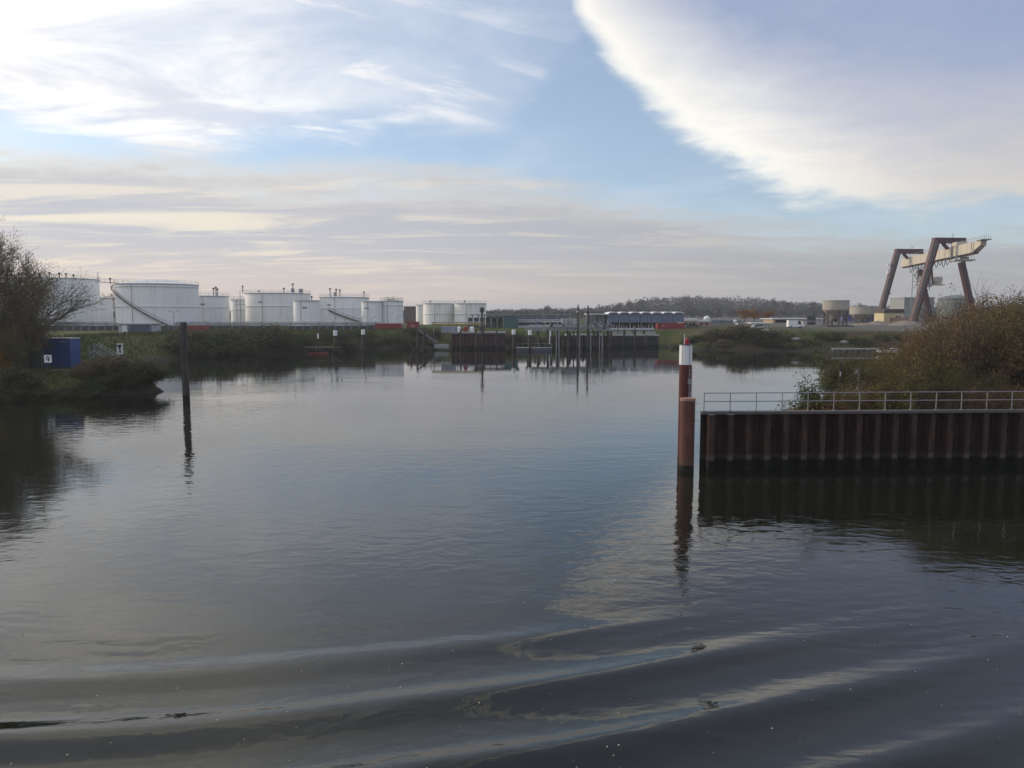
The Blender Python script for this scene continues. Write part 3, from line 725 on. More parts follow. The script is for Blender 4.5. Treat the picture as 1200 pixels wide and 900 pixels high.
for sx in (-.16, .16): ld.tube((.22+sx*.55, -.40+sx*.25, 3.4), (.22+sx*.55, -.40+sx*.25, 5.9), .016, k=6)
for k in range(9): ld.tube((.13, -.44, 3.55+k*.27), (.31, -.36, 3.55+k*.27), .013, k=6)
ld.build('ladder', M_STEEL, bp)
mb = MB()
for k in range(10):
    z = 4.9-k*.13; mb.lathe([(.02, z-.05), (.05, z-.02), (.05, z+.02), (.02, z+.05)], 8, (.25+.02*math.sin(k), -.43, 0))
mb.build('mooring_chain', M_STEEL, bp)
MB().box((.16, -.40, 5.05), (.18, .10, .30)).build('junction_box', M_GREY, bp)
fp_ = thing('fender_pile', 'rust red steel pile standing before the white-headed marker pile', 'pile', (xx(807.3, 42.3), 42.3, 0))
MB().lathe([(.425, -2), (.425, 4.12), (.40, 4.16)], 30).build('shaft', M_RPILE, fp_, True)
MB().lathe([(.445, 4.06), (.445, 4.20), (.36, 4.20)], 30).build('head_ring', streaky('rust_ring', (.33, .19, .13), (.16, .08, .05), .8, .6, 4), fp_, True)
for a in (-1.2, .2, 3.0): MB().box((math.cos(a)*.43, math.sin(a)*.43, 2.0), (.02, .05, 4.0), a).build('weld_seam', M_RPILE, fp_)
for z in (2.9, 3.4, 3.9): MB().tube((.40, -.05, z), (.62, -.02, z), .02, k=6).build('bracket', M_STEEL, fp_)
sk = thing('stake', 'dark wooden stake standing beside the green bush behind the railing', 'stake', (xx(985.5, 47.2), 47.2, 2.6))
MB().tube((0, 0, -.3), (.02, 0, 3.3), .075, .06, k=8).lathe([(.06, 3.3), (.0, 3.38)], 8, (.02, 0, 0)).build('shaft', M_PILE, sk, True)
MB().box((.0, -.07, 2.6), (.10, .03, .3)).build('plate', M_STEEL, sk)

# ---- foam about the foot of the piles
# ---- tall mooring pile on the left
lp = thing('mooring_pile', 'tall dark steel mooring pile standing in the water before the tanks', 'pile', (xx(216, 77), 77, 0), R(1))
MB().lathe([(.35, -2), (.35, 5.0), (.33, 8.05), (.29, 8.15)], 24).build('shaft', M_POLE, lp, True)
for z in (7.6, 5.5): MB().lathe([(.375, z), (.375, z+.12)], 24).build('ring', M_DARK, lp, True)
mb = MB()
for k in range(16): mb.tube((-.2, -.44, .6+k*.42), (.2, -.44, .6+k*.42), .018, k=6)
for sx in (-.2, .2): mb.tube((sx, -.42, .3), (sx, -.42, 7.3), .018, k=6)
mb.build('ladder', M_DARK, lp)
for z in (2.2, 4.4, 6.4): MB().box((.36, -.28, z), (.18, .18, .30)).build('bollard_hook', M_DARK, lp)

# ================================================================== left bank: container, cabinets, signs, gangway
c0 = at(69.5, 425, 93); zc = gz(c0.x, 93)
ct = thing('site_container', 'blue steel site container under the bare trees', 'container', (c0.x, 93.6, zc), R(-3))
cw, cd, ch = 3.6, 2.0, zy(396.5, 93)-zc-.15
MB().box((0, 0, ch/2+.15), (cw, cd, ch-.10)).build('body', M_BLUE, ct)
mb = MB()
for k in range(15): mb.box((-cw/2+.22+k*(cw-.44)/14, -cd/2-.02, ch/2+.15), (.13, .045, ch-.42))
mb.build('corrugation', M_BLUE, ct)
MB().box((0, 0, ch+.16), (cw+.14, cd+.14, .12)).build('roof', mat('container_roof', (.45, .43, .40), .6, var=.2, scale=2), ct)
for sx in (-1, 1):
    MB().box((sx*(cw/2), -cd/2-.03, ch/2+.15), (.16, .16, ch)).build('corner_post', M_BLUE, ct)
    MB().box((sx*(cw/2-.3), 0, .07), (.25, cd, .16)).build('skid', M_DARK, ct)
MB().box((.95, -cd/2-.055, ch-.25), (.95, .02, .16)).build('name_plate', mat('faded_lettering', (.22, .27, .38), .6), ct)
cb = thing('cabinet', 'dark green cabinet standing left of the blue container', 'cabinet', (xx(43, 88.5), 88.5, gz(xx(43, 88.5), 88.5)), R(5))
M_DG = mat('dark_green_paint', (.014, .024, .018), .6, var=.25, scale=2)
MB().box((0, 0, 1.15), (1.15, .8, 2.3)).build('body', M_DG, cb); MB().box((0, 0, 2.34), (1.3, .95, .08)).build('roof', M_DG, cb)
for sx in (-.28, .28): MB().box((sx, -.41, 1.15), (.5, .03, 2.0)).build('door', M_DG, cb)
def sign(name, label, px, py0, py1, Yd, w, post_to, glyph, tilt=0):
    x = xx(px, Yd); z0, z1 = zy(py1, Yd), zy(py0, Yd); zb = gz(x, Yd); zc_ = (z0+z1)/2; h = z1-z0
    s = thing(name, label, 'sign', (x, Yd, zb), tilt)
    MB().tube((0, .05, -.2), (0, .05, z1-zb), .06).build('post', M_DARK, s)
    bd = MB().box((0, 0, zc_-zb), (w, .04, h)).build('board', M_WHITE, s)
    g = MB(); glyph(g, zc_-zb, w, h); g.build('symbol', M_BLACK, bd)
    return s
def bollard_glyph(g, zc_, w, h):     # black mooring-bollard like symbol: wide head, waist, wide foot, in a black frame corner
    y0, y1 = -.032, -.024
    g.prism([(-.30*w, zc_+.40*h), (.30*w, zc_+.40*h), (.30*w, zc_+.24*h), (.13*w, zc_+.12*h), (.10*w, zc_-.12*h), (.22*w, zc_-.32*h), (-.16*w, zc_-.32*h), (-.08*w, zc_-.10*h), (-.13*w, zc_+.12*h), (-.30*w, zc_+.22*h)], y1, y0)
    g.box((-.44*w, y0, zc_+.30*h), (.07*w, .008, .34*h))
def nine_glyph(g, zc_, w, h):
    y = -.028; pts = [(math.cos(a)*.20*w, zc_+.10*h+math.sin(a)*.20*h) for a in [i*math.pi/5 for i in range(11)]]
    for (x0, z0), (x1, z1) in zip(pts, pts[1:]): g.beam((x0, y, z0), (x1, y, z1), .015, .13*h)
    g.beam((.20*w, y, zc_+.10*h), (.05*w, y, zc_-.34*h), .015, .13*h)
sign('bank_sign', 'tall white sign with a black bollard-like symbol on the left bank', 140.5, 402.5, 415.5, 97, .82, 0, bollard_glyph)
sign('bank_sign', 'small white square sign with a dark round symbol before the blue container', 55.5, 416, 425, 86, .86, 0, nine_glyph)
# mast with gangway sloping down to the water
gp = thing('gangway', 'grey lattice gangway sloping from the left bank down to the water', 'gangway', (xx(113, 96), 96, gz(xx(113, 96), 96)))
A = Vector((0, 0, zy(411, 96)-gp.location.z)); B = at(158, 437, 91)-gp.location
mb = MB()
for off in (-.5, .5):
    o_ = Vector((0, off, 0))
    mb.beam(A+o_, B+o_, .12, .16); mb.tube(A+o_+Vector((0, 0, 1)), B+o_+Vector((0, 0, 1)), .035)
    for k in range(11):
        p = A.lerp(B, k/10)+o_; mb.tube(p, p+Vector((0, 0, 1)), .028, k=6)
        if k < 10: mb.tube(p, A.lerp(B, (k+1)/10)+o_+Vector((0, 0, 1)), .02, k=5)
mb.build('truss', M_GREY, gp)
for k in range(22):
    p = A.lerp(B, (k+.5)/22)
    if k == 0: pl0 = MB().box((0, 0, 0), (.34, 1.0, .05)).build('plank', M_WOOD, gp); o = pl0
    else: o = pl0.copy(); COL.objects.link(o); o.parent = gp
    o.location = p+Vector((0, 0, .1))
mb = MB()
for dx, dy in ((-.6, -.5), (.2, -.5), (-.6, .5), (.2, .5)): mb.tube((dx, dy, -.3), (dx, dy, zy(404, 96)-gp.location.z), .06)
for k in range(4):
    z = .5+k*.7; mb.beam((-.6, -.5, z), (.2, -.5, z+.6), .05); mb.beam((.2, .5, z), (-.6, .5, z+.6), .05); mb.beam((-.6, -.5, z), (-.6, .5, z+.6), .05)
mb.build('tower', mat('blue_grey_paint', (.16, .19, .25), .6), gp)
fr = thing('handrail_fence', 'low pale pipe fence beside the blue container', 'fence', (xx(88, 96), 96, gz(xx(95, 96), 96)))
for k in range(6):
    mb = MB().tube((k*.7, 0, -.2), (k*.7, 0, 1.0), .04).build('post', M_RAIL, fr)
MB().tube((0, 0, 1.0), (3.5, 0, 1.0), .045).build('rail', M_RAIL, fr)
for i, (px, py, Yd, nm) in enumerate(((66, 438, 87, 'pale log lying on the grass before the cabinet'), (81, 445, 83.5, 'pale stone slab on the left bank near the brown scrub'))):
    x = xx(px, Yd); o = MB().tube((-1.3+i*.6, 0, .12), (1.3-i*.6, .3, .16), .13, .10, k=7).build(('log', 'stone_slab')[i], M_WOOD if i == 0 else M_CONC, None, loc=(x, Yd, gz(x, Yd))); tag(o, nm, ('log', 'stone')[i])

# ================================================================== storage tanks
M_STAIR = mat('rusty_stair', (.085, .070, .066), .7, var=.3, scale=1)
def ring(mb, r, z, rad=.05, k=40, a0=0, a1=6.28319):
    P = [(r*math.cos(a0+(a1-a0)*i/k), r*math.sin(a0+(a1-a0)*i/k), z) for i in range(k+1)]
    for a, b_ in zip(P, P[1:]): mb.tube(a, b_, rad, k=5, cap=False)
def tank(label, pl, pr, pt_, Yd, roof=.06, stair=None, vents=(), m=None, rail=True, band=(.5,), name='storage_tank', number=None):
    r = (pr-pl)/2/F_PX*Yd; x = xx((pl+pr)/2, Yd); z0 = gz(x, Yd); h = zy(pt_, Yd)-z0
    T = thing(name, label, 'storage tank', (x, Yd, z0)); m = m or M_TANK
    prof = [(r+.08, -.3), (r+.08, .25), (r, .26)]; nc = max(4, int(h/2.1))
    for c_ in range(nc):           # plate courses, each a little thinner than the one below
        rr = r-.012*c_; prof += [(rr, .27+(h-.27)*c_/nc), (rr, .26+(h-.27)*(c_+1)/nc)]
    MB().lathe(prof, 72).build('shell', m, T, True)
    rr = r-.012*nc
    rf = MB().lathe([(rr+.06, h-.12), (rr+.10, h+.02), (rr*.97, h+.05), (rr*.6, h+roof*r*.62), (rr*.25, h+roof*r*.95), (0, h+roof*r)], 72).build('roof', M_ROOF, T, True)
    for f in band:
        MB().lathe([(r-.03, h*f-.1), (r+.22, h*f-.08), (r+.22, h*f+.04), (r-.03, h*f+.1)], 72).build('stiffener_ring', M_ROOF, T, True)
    MB().lathe([(r-.05, h-.32), (r+.26, h-.28), (r+.26, h-.18), (r-.05, h-.16)], 72).build('wind_girder', mat('girder_grey', (.34, .35, .36), .6), T, True)
    if rail:
        mb = MB(); ring(mb, r+.1, h+1.05, .035); ring(mb, r+.1, h+.55, .03)
        k = max(16, int(r*2.2))
        for i in range(k): a = 6.28319*i/k; mb.tube((math.cos(a)*(r+.1), math.sin(a)*(r+.1), h), (math.cos(a)*(r+.1), math.sin(a)*(r+.1), h+1.08), .035, k=5)
        mb.build('handrail', M_STEEL, T)
    if stair:
        a0, a1, f0, f1 = stair; mb = MB(); k = int(h*4.5); hr = []; tr = []
        for i in range(k):
            f = i/(k-1); a = -math.acos(math.cos(a0)+(math.cos(a1)-math.cos(a0))*f); z = h*(f0+(f1-f0)*f)
            mb.box((math.cos(a)*(r+.45), math.sin(a)*(r+.45), z), (.8, .30, .05), a); hr.append((math.cos(a)*(r+.86), math.sin(a)*(r+.86), z+1.0)); tr.append((math.cos(a)*(r+.86), math.sin(a)*(r+.86), z-.05))
        st = mb.build('spiral_stair', M_STAIR, T)
        m2 = MB().path(hr, .045, 5).path(tr, .2, 5)
        for i in range(0, k, 3): m2.tube(tr[i], hr[i], .03, k=5)
        m2.build('stair_rail', M_STAIR, st)
    for (dx, dz, w_, hh_) in vents:
        if w_ > .5: MB().box((dx*r, -r*.15, h+dz+hh_/2), (w_, w_, hh_)).build('roof_equipment', M_GREY, T)
        else:
            MB().tube((dx*r, -r*.6, h), (dx*r, -r*.6, h+dz+hh_), w_*.5).lathe([(w_*.4, h+dz+hh_), (w_*1.3, h+dz+hh_+.1), (w_*1.2, h+dz+hh_+.5), (0, h+dz+hh_+.6)], 8, (dx*r, -r*.6, 0)).build('vent', M_DARK, T)
    # manway, nozzles and a down pipe low on the shell towards the water
    a = -1.2
    MB().tube((math.cos(a)*r, math.sin(a)*r, 1.2), (math.cos(a)*(r+.4), math.sin(a)*(r+.4), 1.2), .4, k=14).build('manway', M_ROOF, T)
    a = -1.75
    MB().tube((math.cos(a)*(r+.16), math.sin(a)*(r+.16), .3), (math.cos(a)*(r+.16), math.sin(a)*(r+.16), h-.3), .09).build('down_pipe', M_STEEL, T)
    if number:
        a = -1.5708+number
        MB().box((math.cos(a)*(r+.02), math.sin(a)*(r+.02), h*.72), (.05, 1.5, .55), a).build('number_plate', mat('plate_grey', (.22, .24, .26), .6), T)
    return T
VT = [(-.75, .2, .34, .8), (-.45, .2, .34, .9), (-.2, .2, .34, .9), (.05, .2, .34, .9), (.28, .2, .34, 1.1), (.52, .2, .34, 1.0), (.68, .2, .34, .8), (.86, .1, .34, .5)]
T1 = tank('largest white tank, partly hidden behind the bare trees, vents along its rim', 20, 114, 327, 255, .03, None, VT, band=(.55,))
tank('low white tank tucked beside the largest tank on the left', 106, 133, 349, 275, .05, None, (), rail=False, band=())
T2 = tank('large white domed tank with a long diagonal stair across its front', 143, 232, 333.5, 252, .13, (-2.95, -.86, .97, .04), [(-.9, .1, .3, 1.2)], band=(.48, .93))
tank('white tank right of the tank with the diagonal stair', 224, 269, 347, 275, .06, None, [(.52, .3, .34, 2.0), (.64, .3, .34, 2.4), (.72, .3, .34, 1.8)], band=(.62,), number=.1)
tank('narrow white tank behind the lamp mast', 273, 300, 351, 290, .05, None, (), band=(.6,))
tank('large white tank with pipework clustered on its roof, right of the lamp mast', 291, 364, 344, 285, .05, None, [(-.9, .2, .3, 2.0), (.38, .2, .34, 1.2), (.52, .2, 1.0, 1.7), (.66, .4, .34, 2.6), (.78, .1, 1.3, 1.6), (-.4, .1, .3, .4)], m=M_TANK2, band=(.6,), number=-.25)
tank('short white tank standing in front of the tank with roof pipework', 345.5, 376, 352, 262, .03, None, [(.55, .1, .3, .8)], rail=False, band=(), number=.1)
tank('wide white tank with zigzag stair on its right side', 377, 433, 348.5, 290, .05, (-2.0, -.55, .55, .1), [(-.45, .2, .34, 2.6), (-.35, .2, .9, 1.8), (-.2, .2, .34, 2.3), (-.05, .3, .34, 2.0), (.93, .1, .3, 1.4)], band=(.6,), number=-.45)
tank('small white tank between the zigzag-stair tank and the grey-topped tank', 424.5, 448, 353, 270, .03, None, (), rail=False, band=(), number=-.3)
tank('small white tank with grey top beside the red-roofed shed', 446, 473, 352.5, 275, .03, None, (), band=(.82,), number=.0)
tank('slim cream tank at the edge of the tank farm, left of the two far tanks', 488, 504, 357, 330, .04, None, (), m=M_TANK2, rail=False, band=())
tank('far white tank, left of the two at the end of the farm', 496.5, 534, 355.5, 325, .05, None, [(-.5, .1, .3, .5)], m=M_TANK2, rail=True, band=(.5,))
tank('far white tank, right of the two at the end of the farm', 532.5, 570, 355.5, 320, .05, None, [(-.3, .1, .3, .5)], m=M_TANK2, rail=True, band=(.5,))
# link bridge between the two left tanks
wk = thing('walkway_bridge', 'thin steel walkway bridging the two leftmost large tanks', 'walkway', at(113, 330, 252))
e_ = at(150, 332, 248)-at(113, 330, 252); mb = MB().beam((0, 0, -.1), e_+Vector((0, 0, -.1)), .9, .22)
wkd = mb.build('deck', M_GREY, wk); mb = MB()
for s in (-.4, .4):
    o_ = Vector((0, s, 0)); mb.tube(o_+Vector((0, 0, 1)), e_+o_+Vector((0, 0, 1)), .04)
    for k in range(8): p = e_*(k/7)+o_; mb.tube(p, p+Vector((0, 0, 1)), .03, k=5)
mb.build('handrail', M_GREY, wk)
MB().beam((.6, 0, 0), (.6, 0, 3.2), .15).build('lamp_mast', M_GREY, wk)

# bund wall: dark panels between posts in front of the tanks
bw = thing('bund_wall', 'long dark low panel wall in front of the white tanks', 'wall', (xx(50, 202), 202, 0))
BX0, BX1 = xx(50, 202), xx(440, 202); nb_ = 42; pwid = (BX1-BX0)/nb_
mb0 = MB().box((pwid/2, 0, .75), (pwid-.14, .10, 1.5)); pst = MB().box((0, 0, .8), (.16, .2, 1.7))
for k in range(nb_):
    x = k*pwid; zg = gz(BX0+x, 202)
    if k == 0: pA = mb0.build('panel', M_BERM, bw); qA = pst.build('post', M_GREY, bw); o, q = pA, qA
    else:
        o = pA.copy(); q = qA.copy(); COL.objects.link(o); COL.objects.link(q); o.parent = q.parent = bw
    dy = rnd.uniform(-.02, .02)
    o.location = (x, dy, zg-.1); q.location = (x, dy, zg-.1)
# pipe rack low in front of the tanks
prk = thing('pipe_rack', 'pale pipes running along in front of the white tanks', 'pipes', (xx(52, 243), 243, 4.5))
for j, (z, r_) in enumerate(((1.5, .16), (1.9, .12), (1.1, .14))):
    MB().tube((0, j*.6, z), (xx(447, 243)-xx(52, 243), j*.6, z), r_, k=8).build('pipe', (M_GREY, M_STEEL, M_GREY)[j], prk)
for k in range(24):
    x = 2+k*(xx(447, 243)-xx(52, 243)-4)/23
    if k == 0: s0 = MB().beam((0, 0, -.2), (0, 0, 2.1), .16).beam((0, 1.3, -.2), (0, 1.3, 2.1), .16).beam((0, -.2, 1.0), (0, 1.5, 1.0), .14).build('trestle', M_GREY, prk); o = s0
    else: o = s0.copy(); COL.objects.link(o); o.parent = prk
    o.location = (x, 0, 0)

def lamp(label, px, top, Yd, arms=1, r_=.10, plat=False, name='lamp_mast'):
    x = xx(px, Yd); z0 = gz(x, Yd); h = zy(top, Yd)-z0
    L = thing(name, label, 'lamp post', (x, Yd, z0))
    MB().tube((0, 0, -.2), (0, 0, h), r_, r_*.6, k=8).build('pole', M_GREY, L)
    if plat:
        MB().box((0, 0, h*.62), (3.2, 1.6, .18)).build('platform', M_GREY, L)
        mb = MB()
        for sx in (-1.5, 0, 1.5): mb.tube((sx, -.75, h*.62), (sx, -.75, h*.62+1.0), .05, k=5)
        mb.tube((-1.5, -.75, h*.62+1.0), (1.5, -.75, h*.62+1.0), .05, k=5); mb.build('platform_rail', M_GREY, L)
    for k in range(arms):
        sx = (1, -1)[k]
        ar = MB().tube((0, 0, h-.05), (sx*.9, 0, h+.25), .05).build('arm', M_GREY, L)
        MB().box((sx*1.1, 0, h+.27), (.65, .28, .14)).build('lamp_head', M_STEEL, ar)
    return L
lamp('twin-armed lamp post just left of the tall mooring pile', 205, 366, 190, 2)
lamp('lamp mast with a platform before the narrow white tank', 283.5, 341, 250, 1, .14, True)
lamp('slim lamp post in front of the far white tanks', 509.5, 369, 240, 1)
for i, (px, tp) in enumerate(((405, 371), (413, 373), (424, 372), (436, 373), (466, 371))):
    lamp('thin fence lamp post in front of the right-hand tanks, %s from the left' % ('first', 'second', 'third', 'fourth', 'fifth')[i], px, tp, 232, 1, .09)

# ================================================================== sheds, containers and quays on the far shore
def shed(name, label, px0, px1, py_top, Yd, depth=6, m=None, roof=None, roofh=.0, cat='building', wins=(), door=None, base=None, winm=None, over=.3, panels=0):
    x0, x1 = xx(px0, Yd), xx(px1, Yd); w = x1-x0; xc = (x0+x1)/2; zb = gz(xc, Yd) if base is None else base; h = zy(py_top, Yd)-zb
    T = thing(name, label, cat, (xc, Yd, zb))
    MB().box((0, depth/2, h/2-.15), (w, depth, h+.3)).build('wall', m, T)
    if roof:
        if roofh: MB().prism([(-w/2-over, h+.003), (w/2+over, h+.003), (w/2-.2*roofh, h+roofh), (-w/2+.2*roofh, h+roofh)], -over, depth+over).build('roof', roof, T)
        else: MB().box((0, depth/2, h+.14), (w+2*over, depth+2*over, .28)).build('roof', roof, T)
    for (fx, fz, ww, hh_) in wins:
        o = MB().box((fx*w/2, -.01, fz*h), (ww, .05, hh_)).build('window', winm or M_GLASS, T)
        MB().box((fx*w/2, -.05, fz*h-hh_/2-.06), (ww+.2, .12, .08)).build('sill', M_ROOF, o)
    if door:
        fx, ww, hh_, dm = door; o = MB().box((fx*w/2, -.02, hh_/2), (ww, .06, hh_)).build('door', dm, T); MB().box((fx*w/2+ww*.35, -.07, hh_*.48), (.08, .06, .2)).build('handle', M_DARK, o)
    for k in range(panels):
        MB().box((-w/2+(k+.5)*w/panels, -.02, h/2), (w/panels*.9, .04, h*.92)).build('cladding_panel', m, T)
    return T
shed('control_hut', 'pale grey control hut with glazed front below the domed tank', 140, 178, 380.5, 176, 5, streaky('hut_grey', (.42, .44, .48), (.25, .26, .28), .6, .5, .8), M_GREY, 0,
     wins=[(-.3+.2*k, .55, 1.0, 2.0) for k in range(7)], door=(-.62, 1.1, 2.3, M_WHITE), winm=mat('hut_glass', (.12, .16, .24), .15))
shed('red_container', 'red container on the bank right of the tall mooring pile', 220.5, 240.5, 381.5, 182, 3, M_RED, M_GREY, 0, cat='container', panels=8, over=.05)
shed('red_roofed_shed', 'long low red shed below the grey-topped tank', 440, 470, 381, 222, 5, M_RED, M_RED, .5, panels=9, over=.15)
shed('red_container', 'red container with a pale patch beside the long red shed', 477, 490.5, 378, 225, 3, M_RED, M_RED, 0, cat='container', panels=5, over=.04, wins=[(.0, .6, 1.4, .6)], winm=M_WHITE)
shed('brown_hall', 'brown hall between the grey-topped tank and the slim cream tank', 474, 489, 359.5, 380, 12, mat('brown_cladding', (.12, .09, .09), .8, var=.2, scale=.3), M_GREY, 0)
# green roofed open shed with teal end
gs = shed('loading_shed', 'teal loading shed with a long flat grey roof behind the quay', 590, 607, 370, 235, 10, M_TEAL, None, panels=6)
MB().box((-5.0, 5, zy(368.8, 235)-gs.location.z), (15.6, 11, .35)).build('roof', M_GREY, gs)
for k in range(6):
    MB().box((-2.6-k*1.9, .3, (zy(369.5, 235)-gs.location.z)/2), (.25, .25, zy(369.5, 235)-gs.location.z)).build('column', M_DARK, gs)
    MB().box((-3.5-k*1.9, 4.5, 1.7), (1.5, .3, 3.2)).build('screen', mat('slate_screen', (.10, .12, .13), .7, var=.3, scale=1), gs)
def quay(label, px0, px1, py_top, Yq, m, cap, thick=6, name='quay_wall'):
    x0, x1 = xx(px0, Yq), xx(px1, Yq); zt_ = zy(py_top, Yq)
    T = thing(name, label, 'quay', (x0, Yq, 0)); L = x1-x0; vs = []; fs = []; i = 0; x = 0
    while x < L:
        for dx, dy in ((0, 0), (.35, 0), (.5, .35), (.85, .35)):
            vs += [(min(L, x+dx), dy, -1.5), (min(L, x+dx), dy, zt_-.2)]
        x += 1.0
    fs = [(2*j, 2*j+2, 2*j+3, 2*j+1) for j in range(len(vs)//2-1)]
    MB().add(vs, fs).build('sheet_piling', m, T)
    MB().box((L/2, thick/2-.1, zt_-.1), (L+.3, thick, .4)).build('cap_beam', cap, T)
    return T, x0, x1, zt_
M_QRED = rusty('quay_red_rust', (.060, .030, .032), (.090, .046, .046), wetz=.8)
M_QBLU = rusty('quay_blue_black', (.032, .035, .042), (.065, .066, .072), wetz=.8)
q1 = quay('dark red sheet-piled quay in the middle of the far bank', 529, 592, 389.5, 191.5, M_QRED, M_GREY)
q2 = quay('long dark quay under the blue-fronted shed', 664, 772, 392.5, 200, M_QBLU, M_CONC)
pile0 = None
def pilegroup(label, px, py_top, Yd, r_=.30, white=False, group=None, name='timber_pile'):
    T = thing(name, label, 'pile', (xx(px, Yd), Yd, 0), rnd.uniform(0, 6), group); h = zy(py_top, Yd)
    hw = h-1.1 if white else h
    MB().lathe([(r_, -1.5), (r_*.94, hw), (r_*.6, hw+.06)], 12).build('shaft', M_PILE, T, True)
    if white: MB().lathe([(r_*1.12, hw-.02), (r_*1.12, h), (r_*.7, h+.06)], 12).build('white_head', M_WHITE, T, True)
    MB().lathe([(r_*1.08, hw*.6), (r_*1.08, hw*.6+.12)], 12).build('band', M_DARK, T)
    return T
pilegroup('white-headed mooring pile by the red boat', 393.3, 387.5, 168, .40, True)
pilegroup('white-headed mooring pile right of the one by the red boat', 426, 386.5, 176, .40, True)
pilegroup('white-headed mooring pile left of the landing pontoon', 602, 386.5, 180, .42, True)
pilegroup('white-headed mooring pile at the middle of the landing pontoon', 621, 387.2, 180, .42, True)
for i, (px, tp, Yd) in enumerate(((482, 388, 188), (489, 385, 186), (497.5, 389, 188), (540, 386, 187), (558, 385, 187), (565.5, 388, 188), (582, 387, 188), (627, 396, 182), (632, 394, 183), (638, 395, 182), (642, 396, 182), (646, 394, 182), (660, 392, 186),
                                  (668, 391, 192), (683, 393, 192), (697, 390, 193), (708, 391, 193), (716, 388, 194), (731, 387, 195), (744, 386, 195), (757, 393, 196), (672, 388, 190))):
    pilegroup('dark timber pile standing before the far quay', px, tp, Yd, .19+.06*(i % 3), False, 'dark piles before the far quay')
# tall dark masts of the loading jetty
for px, tp, lb in ((677, 357, 'left of the two tall dark masts on the jetty'), (688.5, 358, 'right of the two tall dark masts on the jetty')):
    T = thing('jetty_mast', lb, 'mast', (xx(px, 188), 188, 0)); h = zy(tp, 188)
    MB().lathe([(.30, -1.5), (.26, 5), (.16, h)], 12).build('shaft', M_POLE, T, True)
    MB().lathe([(.3, h-2.1), (.42, h-1.9), (.42, h-1.6), (.1, h-1.5)], 12).build('lantern_gallery', M_STEEL if px < 680 else M_DARK, T)
    MB().tube((-.5, 0, h-.8), (.5, 0, h-.8), .05).build('crossarm', M_DARK, T)
# ramp beside piles
rp = thing('access_ramp', 'steep dark access ramp leading down to the water from the red container', 'ramp', (xx(489, 190), 190, 0))
A = Vector((0, 0, zy(385.5, 190))); B = at(513, 402.5, 186)-rp.location
MB().beam(A, B, 1.0, .3).build('ramp_deck', M_DARK, rp)
MB().beam(A+Vector((0, -.5, 1)), B+Vector((0, -.5, 1)), .12).build('handrail', M_DARK, rp)
MB().beam(A, Vector((0, 0, -1)), .45).build('support_leg', M_PILE, rp)
MB().box(B+Vector((1.0, 0, -.7)), (3.5, 2.0, 1.0)).build('landing_float', M_GREY, rp)
# landing pontoon
pn = thing('landing_pontoon', 'low grey landing pontoon between the white-headed piles', 'pontoon', (xx(626, 181), 181, 0))
MB().box((0, 0, .35), (8.6, 2.4, .9)).build('hull', mat('pontoon_hull', (.06, .065, .09), .7, var=.3, scale=1), pn)
MB().box((0, 0, .84), (8.8, 2.6, .10)).build('deck', M_CONC, pn)
mb = MB()
for k in range(7): mb.tube((-4.2+k*1.4, -1.2, .8), (-4.2+k*1.4, -1.2, 1.9), .04, k=5)
mb.tube((-4.2, -1.2, 1.9), (4.2, -1.2, 1.9), .04, k=5); mb.build('railing', M_RAIL, pn)
# jetty deck on trestles
jt = thing('loading_jetty', 'pale railed loading jetty on dark legs in the middle of the far shore', 'jetty', (xx(616, 190), 190, 0))
jl = xx(716, 190)-xx(616, 190); zj = zy(385.5, 190)
MB().box((jl/2, 1.5, zj-.25), (jl, 3.0, .5)).build('deck', M_GREY, jt)
mb = MB()
for k in range(17): mb.tube((k*jl/16, 0, zj), (k*jl/16, 0, zj+1.1), .05, k=5)
for z in (.55, 1.1): mb.tube((0, 0, zj+z), (jl, 0, zj+z), .05, k=5)
mb.build('railing', M_RAIL, jt)
for k in range(9):
    x = .6+k*(jl-1.2)/8; MB().tube((x, .3, -1.5), (x, .3, zj-.3), .26, k=8).tube((x, 2.7, -1.5), (x, 2.7, zj-.3), .26, k=8).beam((x, .3, 1.2), (x, 2.7, zj-.6), .18).build('trestle', M_PILE, jt)
MB().box((6.2, -.3, zj-2.2), (.5, .4, 3.4)).build('white_board', M_WHITE, jt)
mb = MB()
for j in range(4): mb.tube((1, 1.2+j*.45, zj+.4+.1*j), (jl-1, 1.2+j*.45, zj+.4+.1*j), .14, k=7)
mb.build('pipes', M_STEEL, jt)
for k in range(46):          # small fittings that clutter the deck
    x = rnd.uniform(.5, jl-.5); y = rnd.uniform(.4, 2.7); kind_ = rnd.random()
    if kind_ < .35: MB().box((x, y, zj+.45), (rnd.uniform(.4, 1.0), .5, rnd.uniform(.5, 1.1))).build('valve_box', (M_GREY, M_STEEL, M_DARK)[k % 3], jt)
    elif kind_ < .75: MB().tube((x, y, zj), (x, y, zj+rnd.uniform(1.0, 2.6)), .09, k=6).build('riser_pipe', (M_STEEL, M_GREY)[k % 2], jt)
    else:
        h_ = rnd.uniform(2.6, 4.2); o = MB().tube((x, y, zj), (x, y, zj+h_), .06, k=6).build('lamp_pole', M_GREY, jt); MB().box((x, y-.15, zj+h_), (.3, .5, .12)).build('lamp_head', M_STEEL, o)
for k in range(14):
    x = rnd.uniform(1, jl-1); MB().tube((x, -.2, -1.2), (x, -.2, zj-.2+rnd.uniform(-.6, .6)), rnd.uniform(.10, .2), k=7).build('fender_post', (M_PILE, M_GREY)[k % 2], jt)
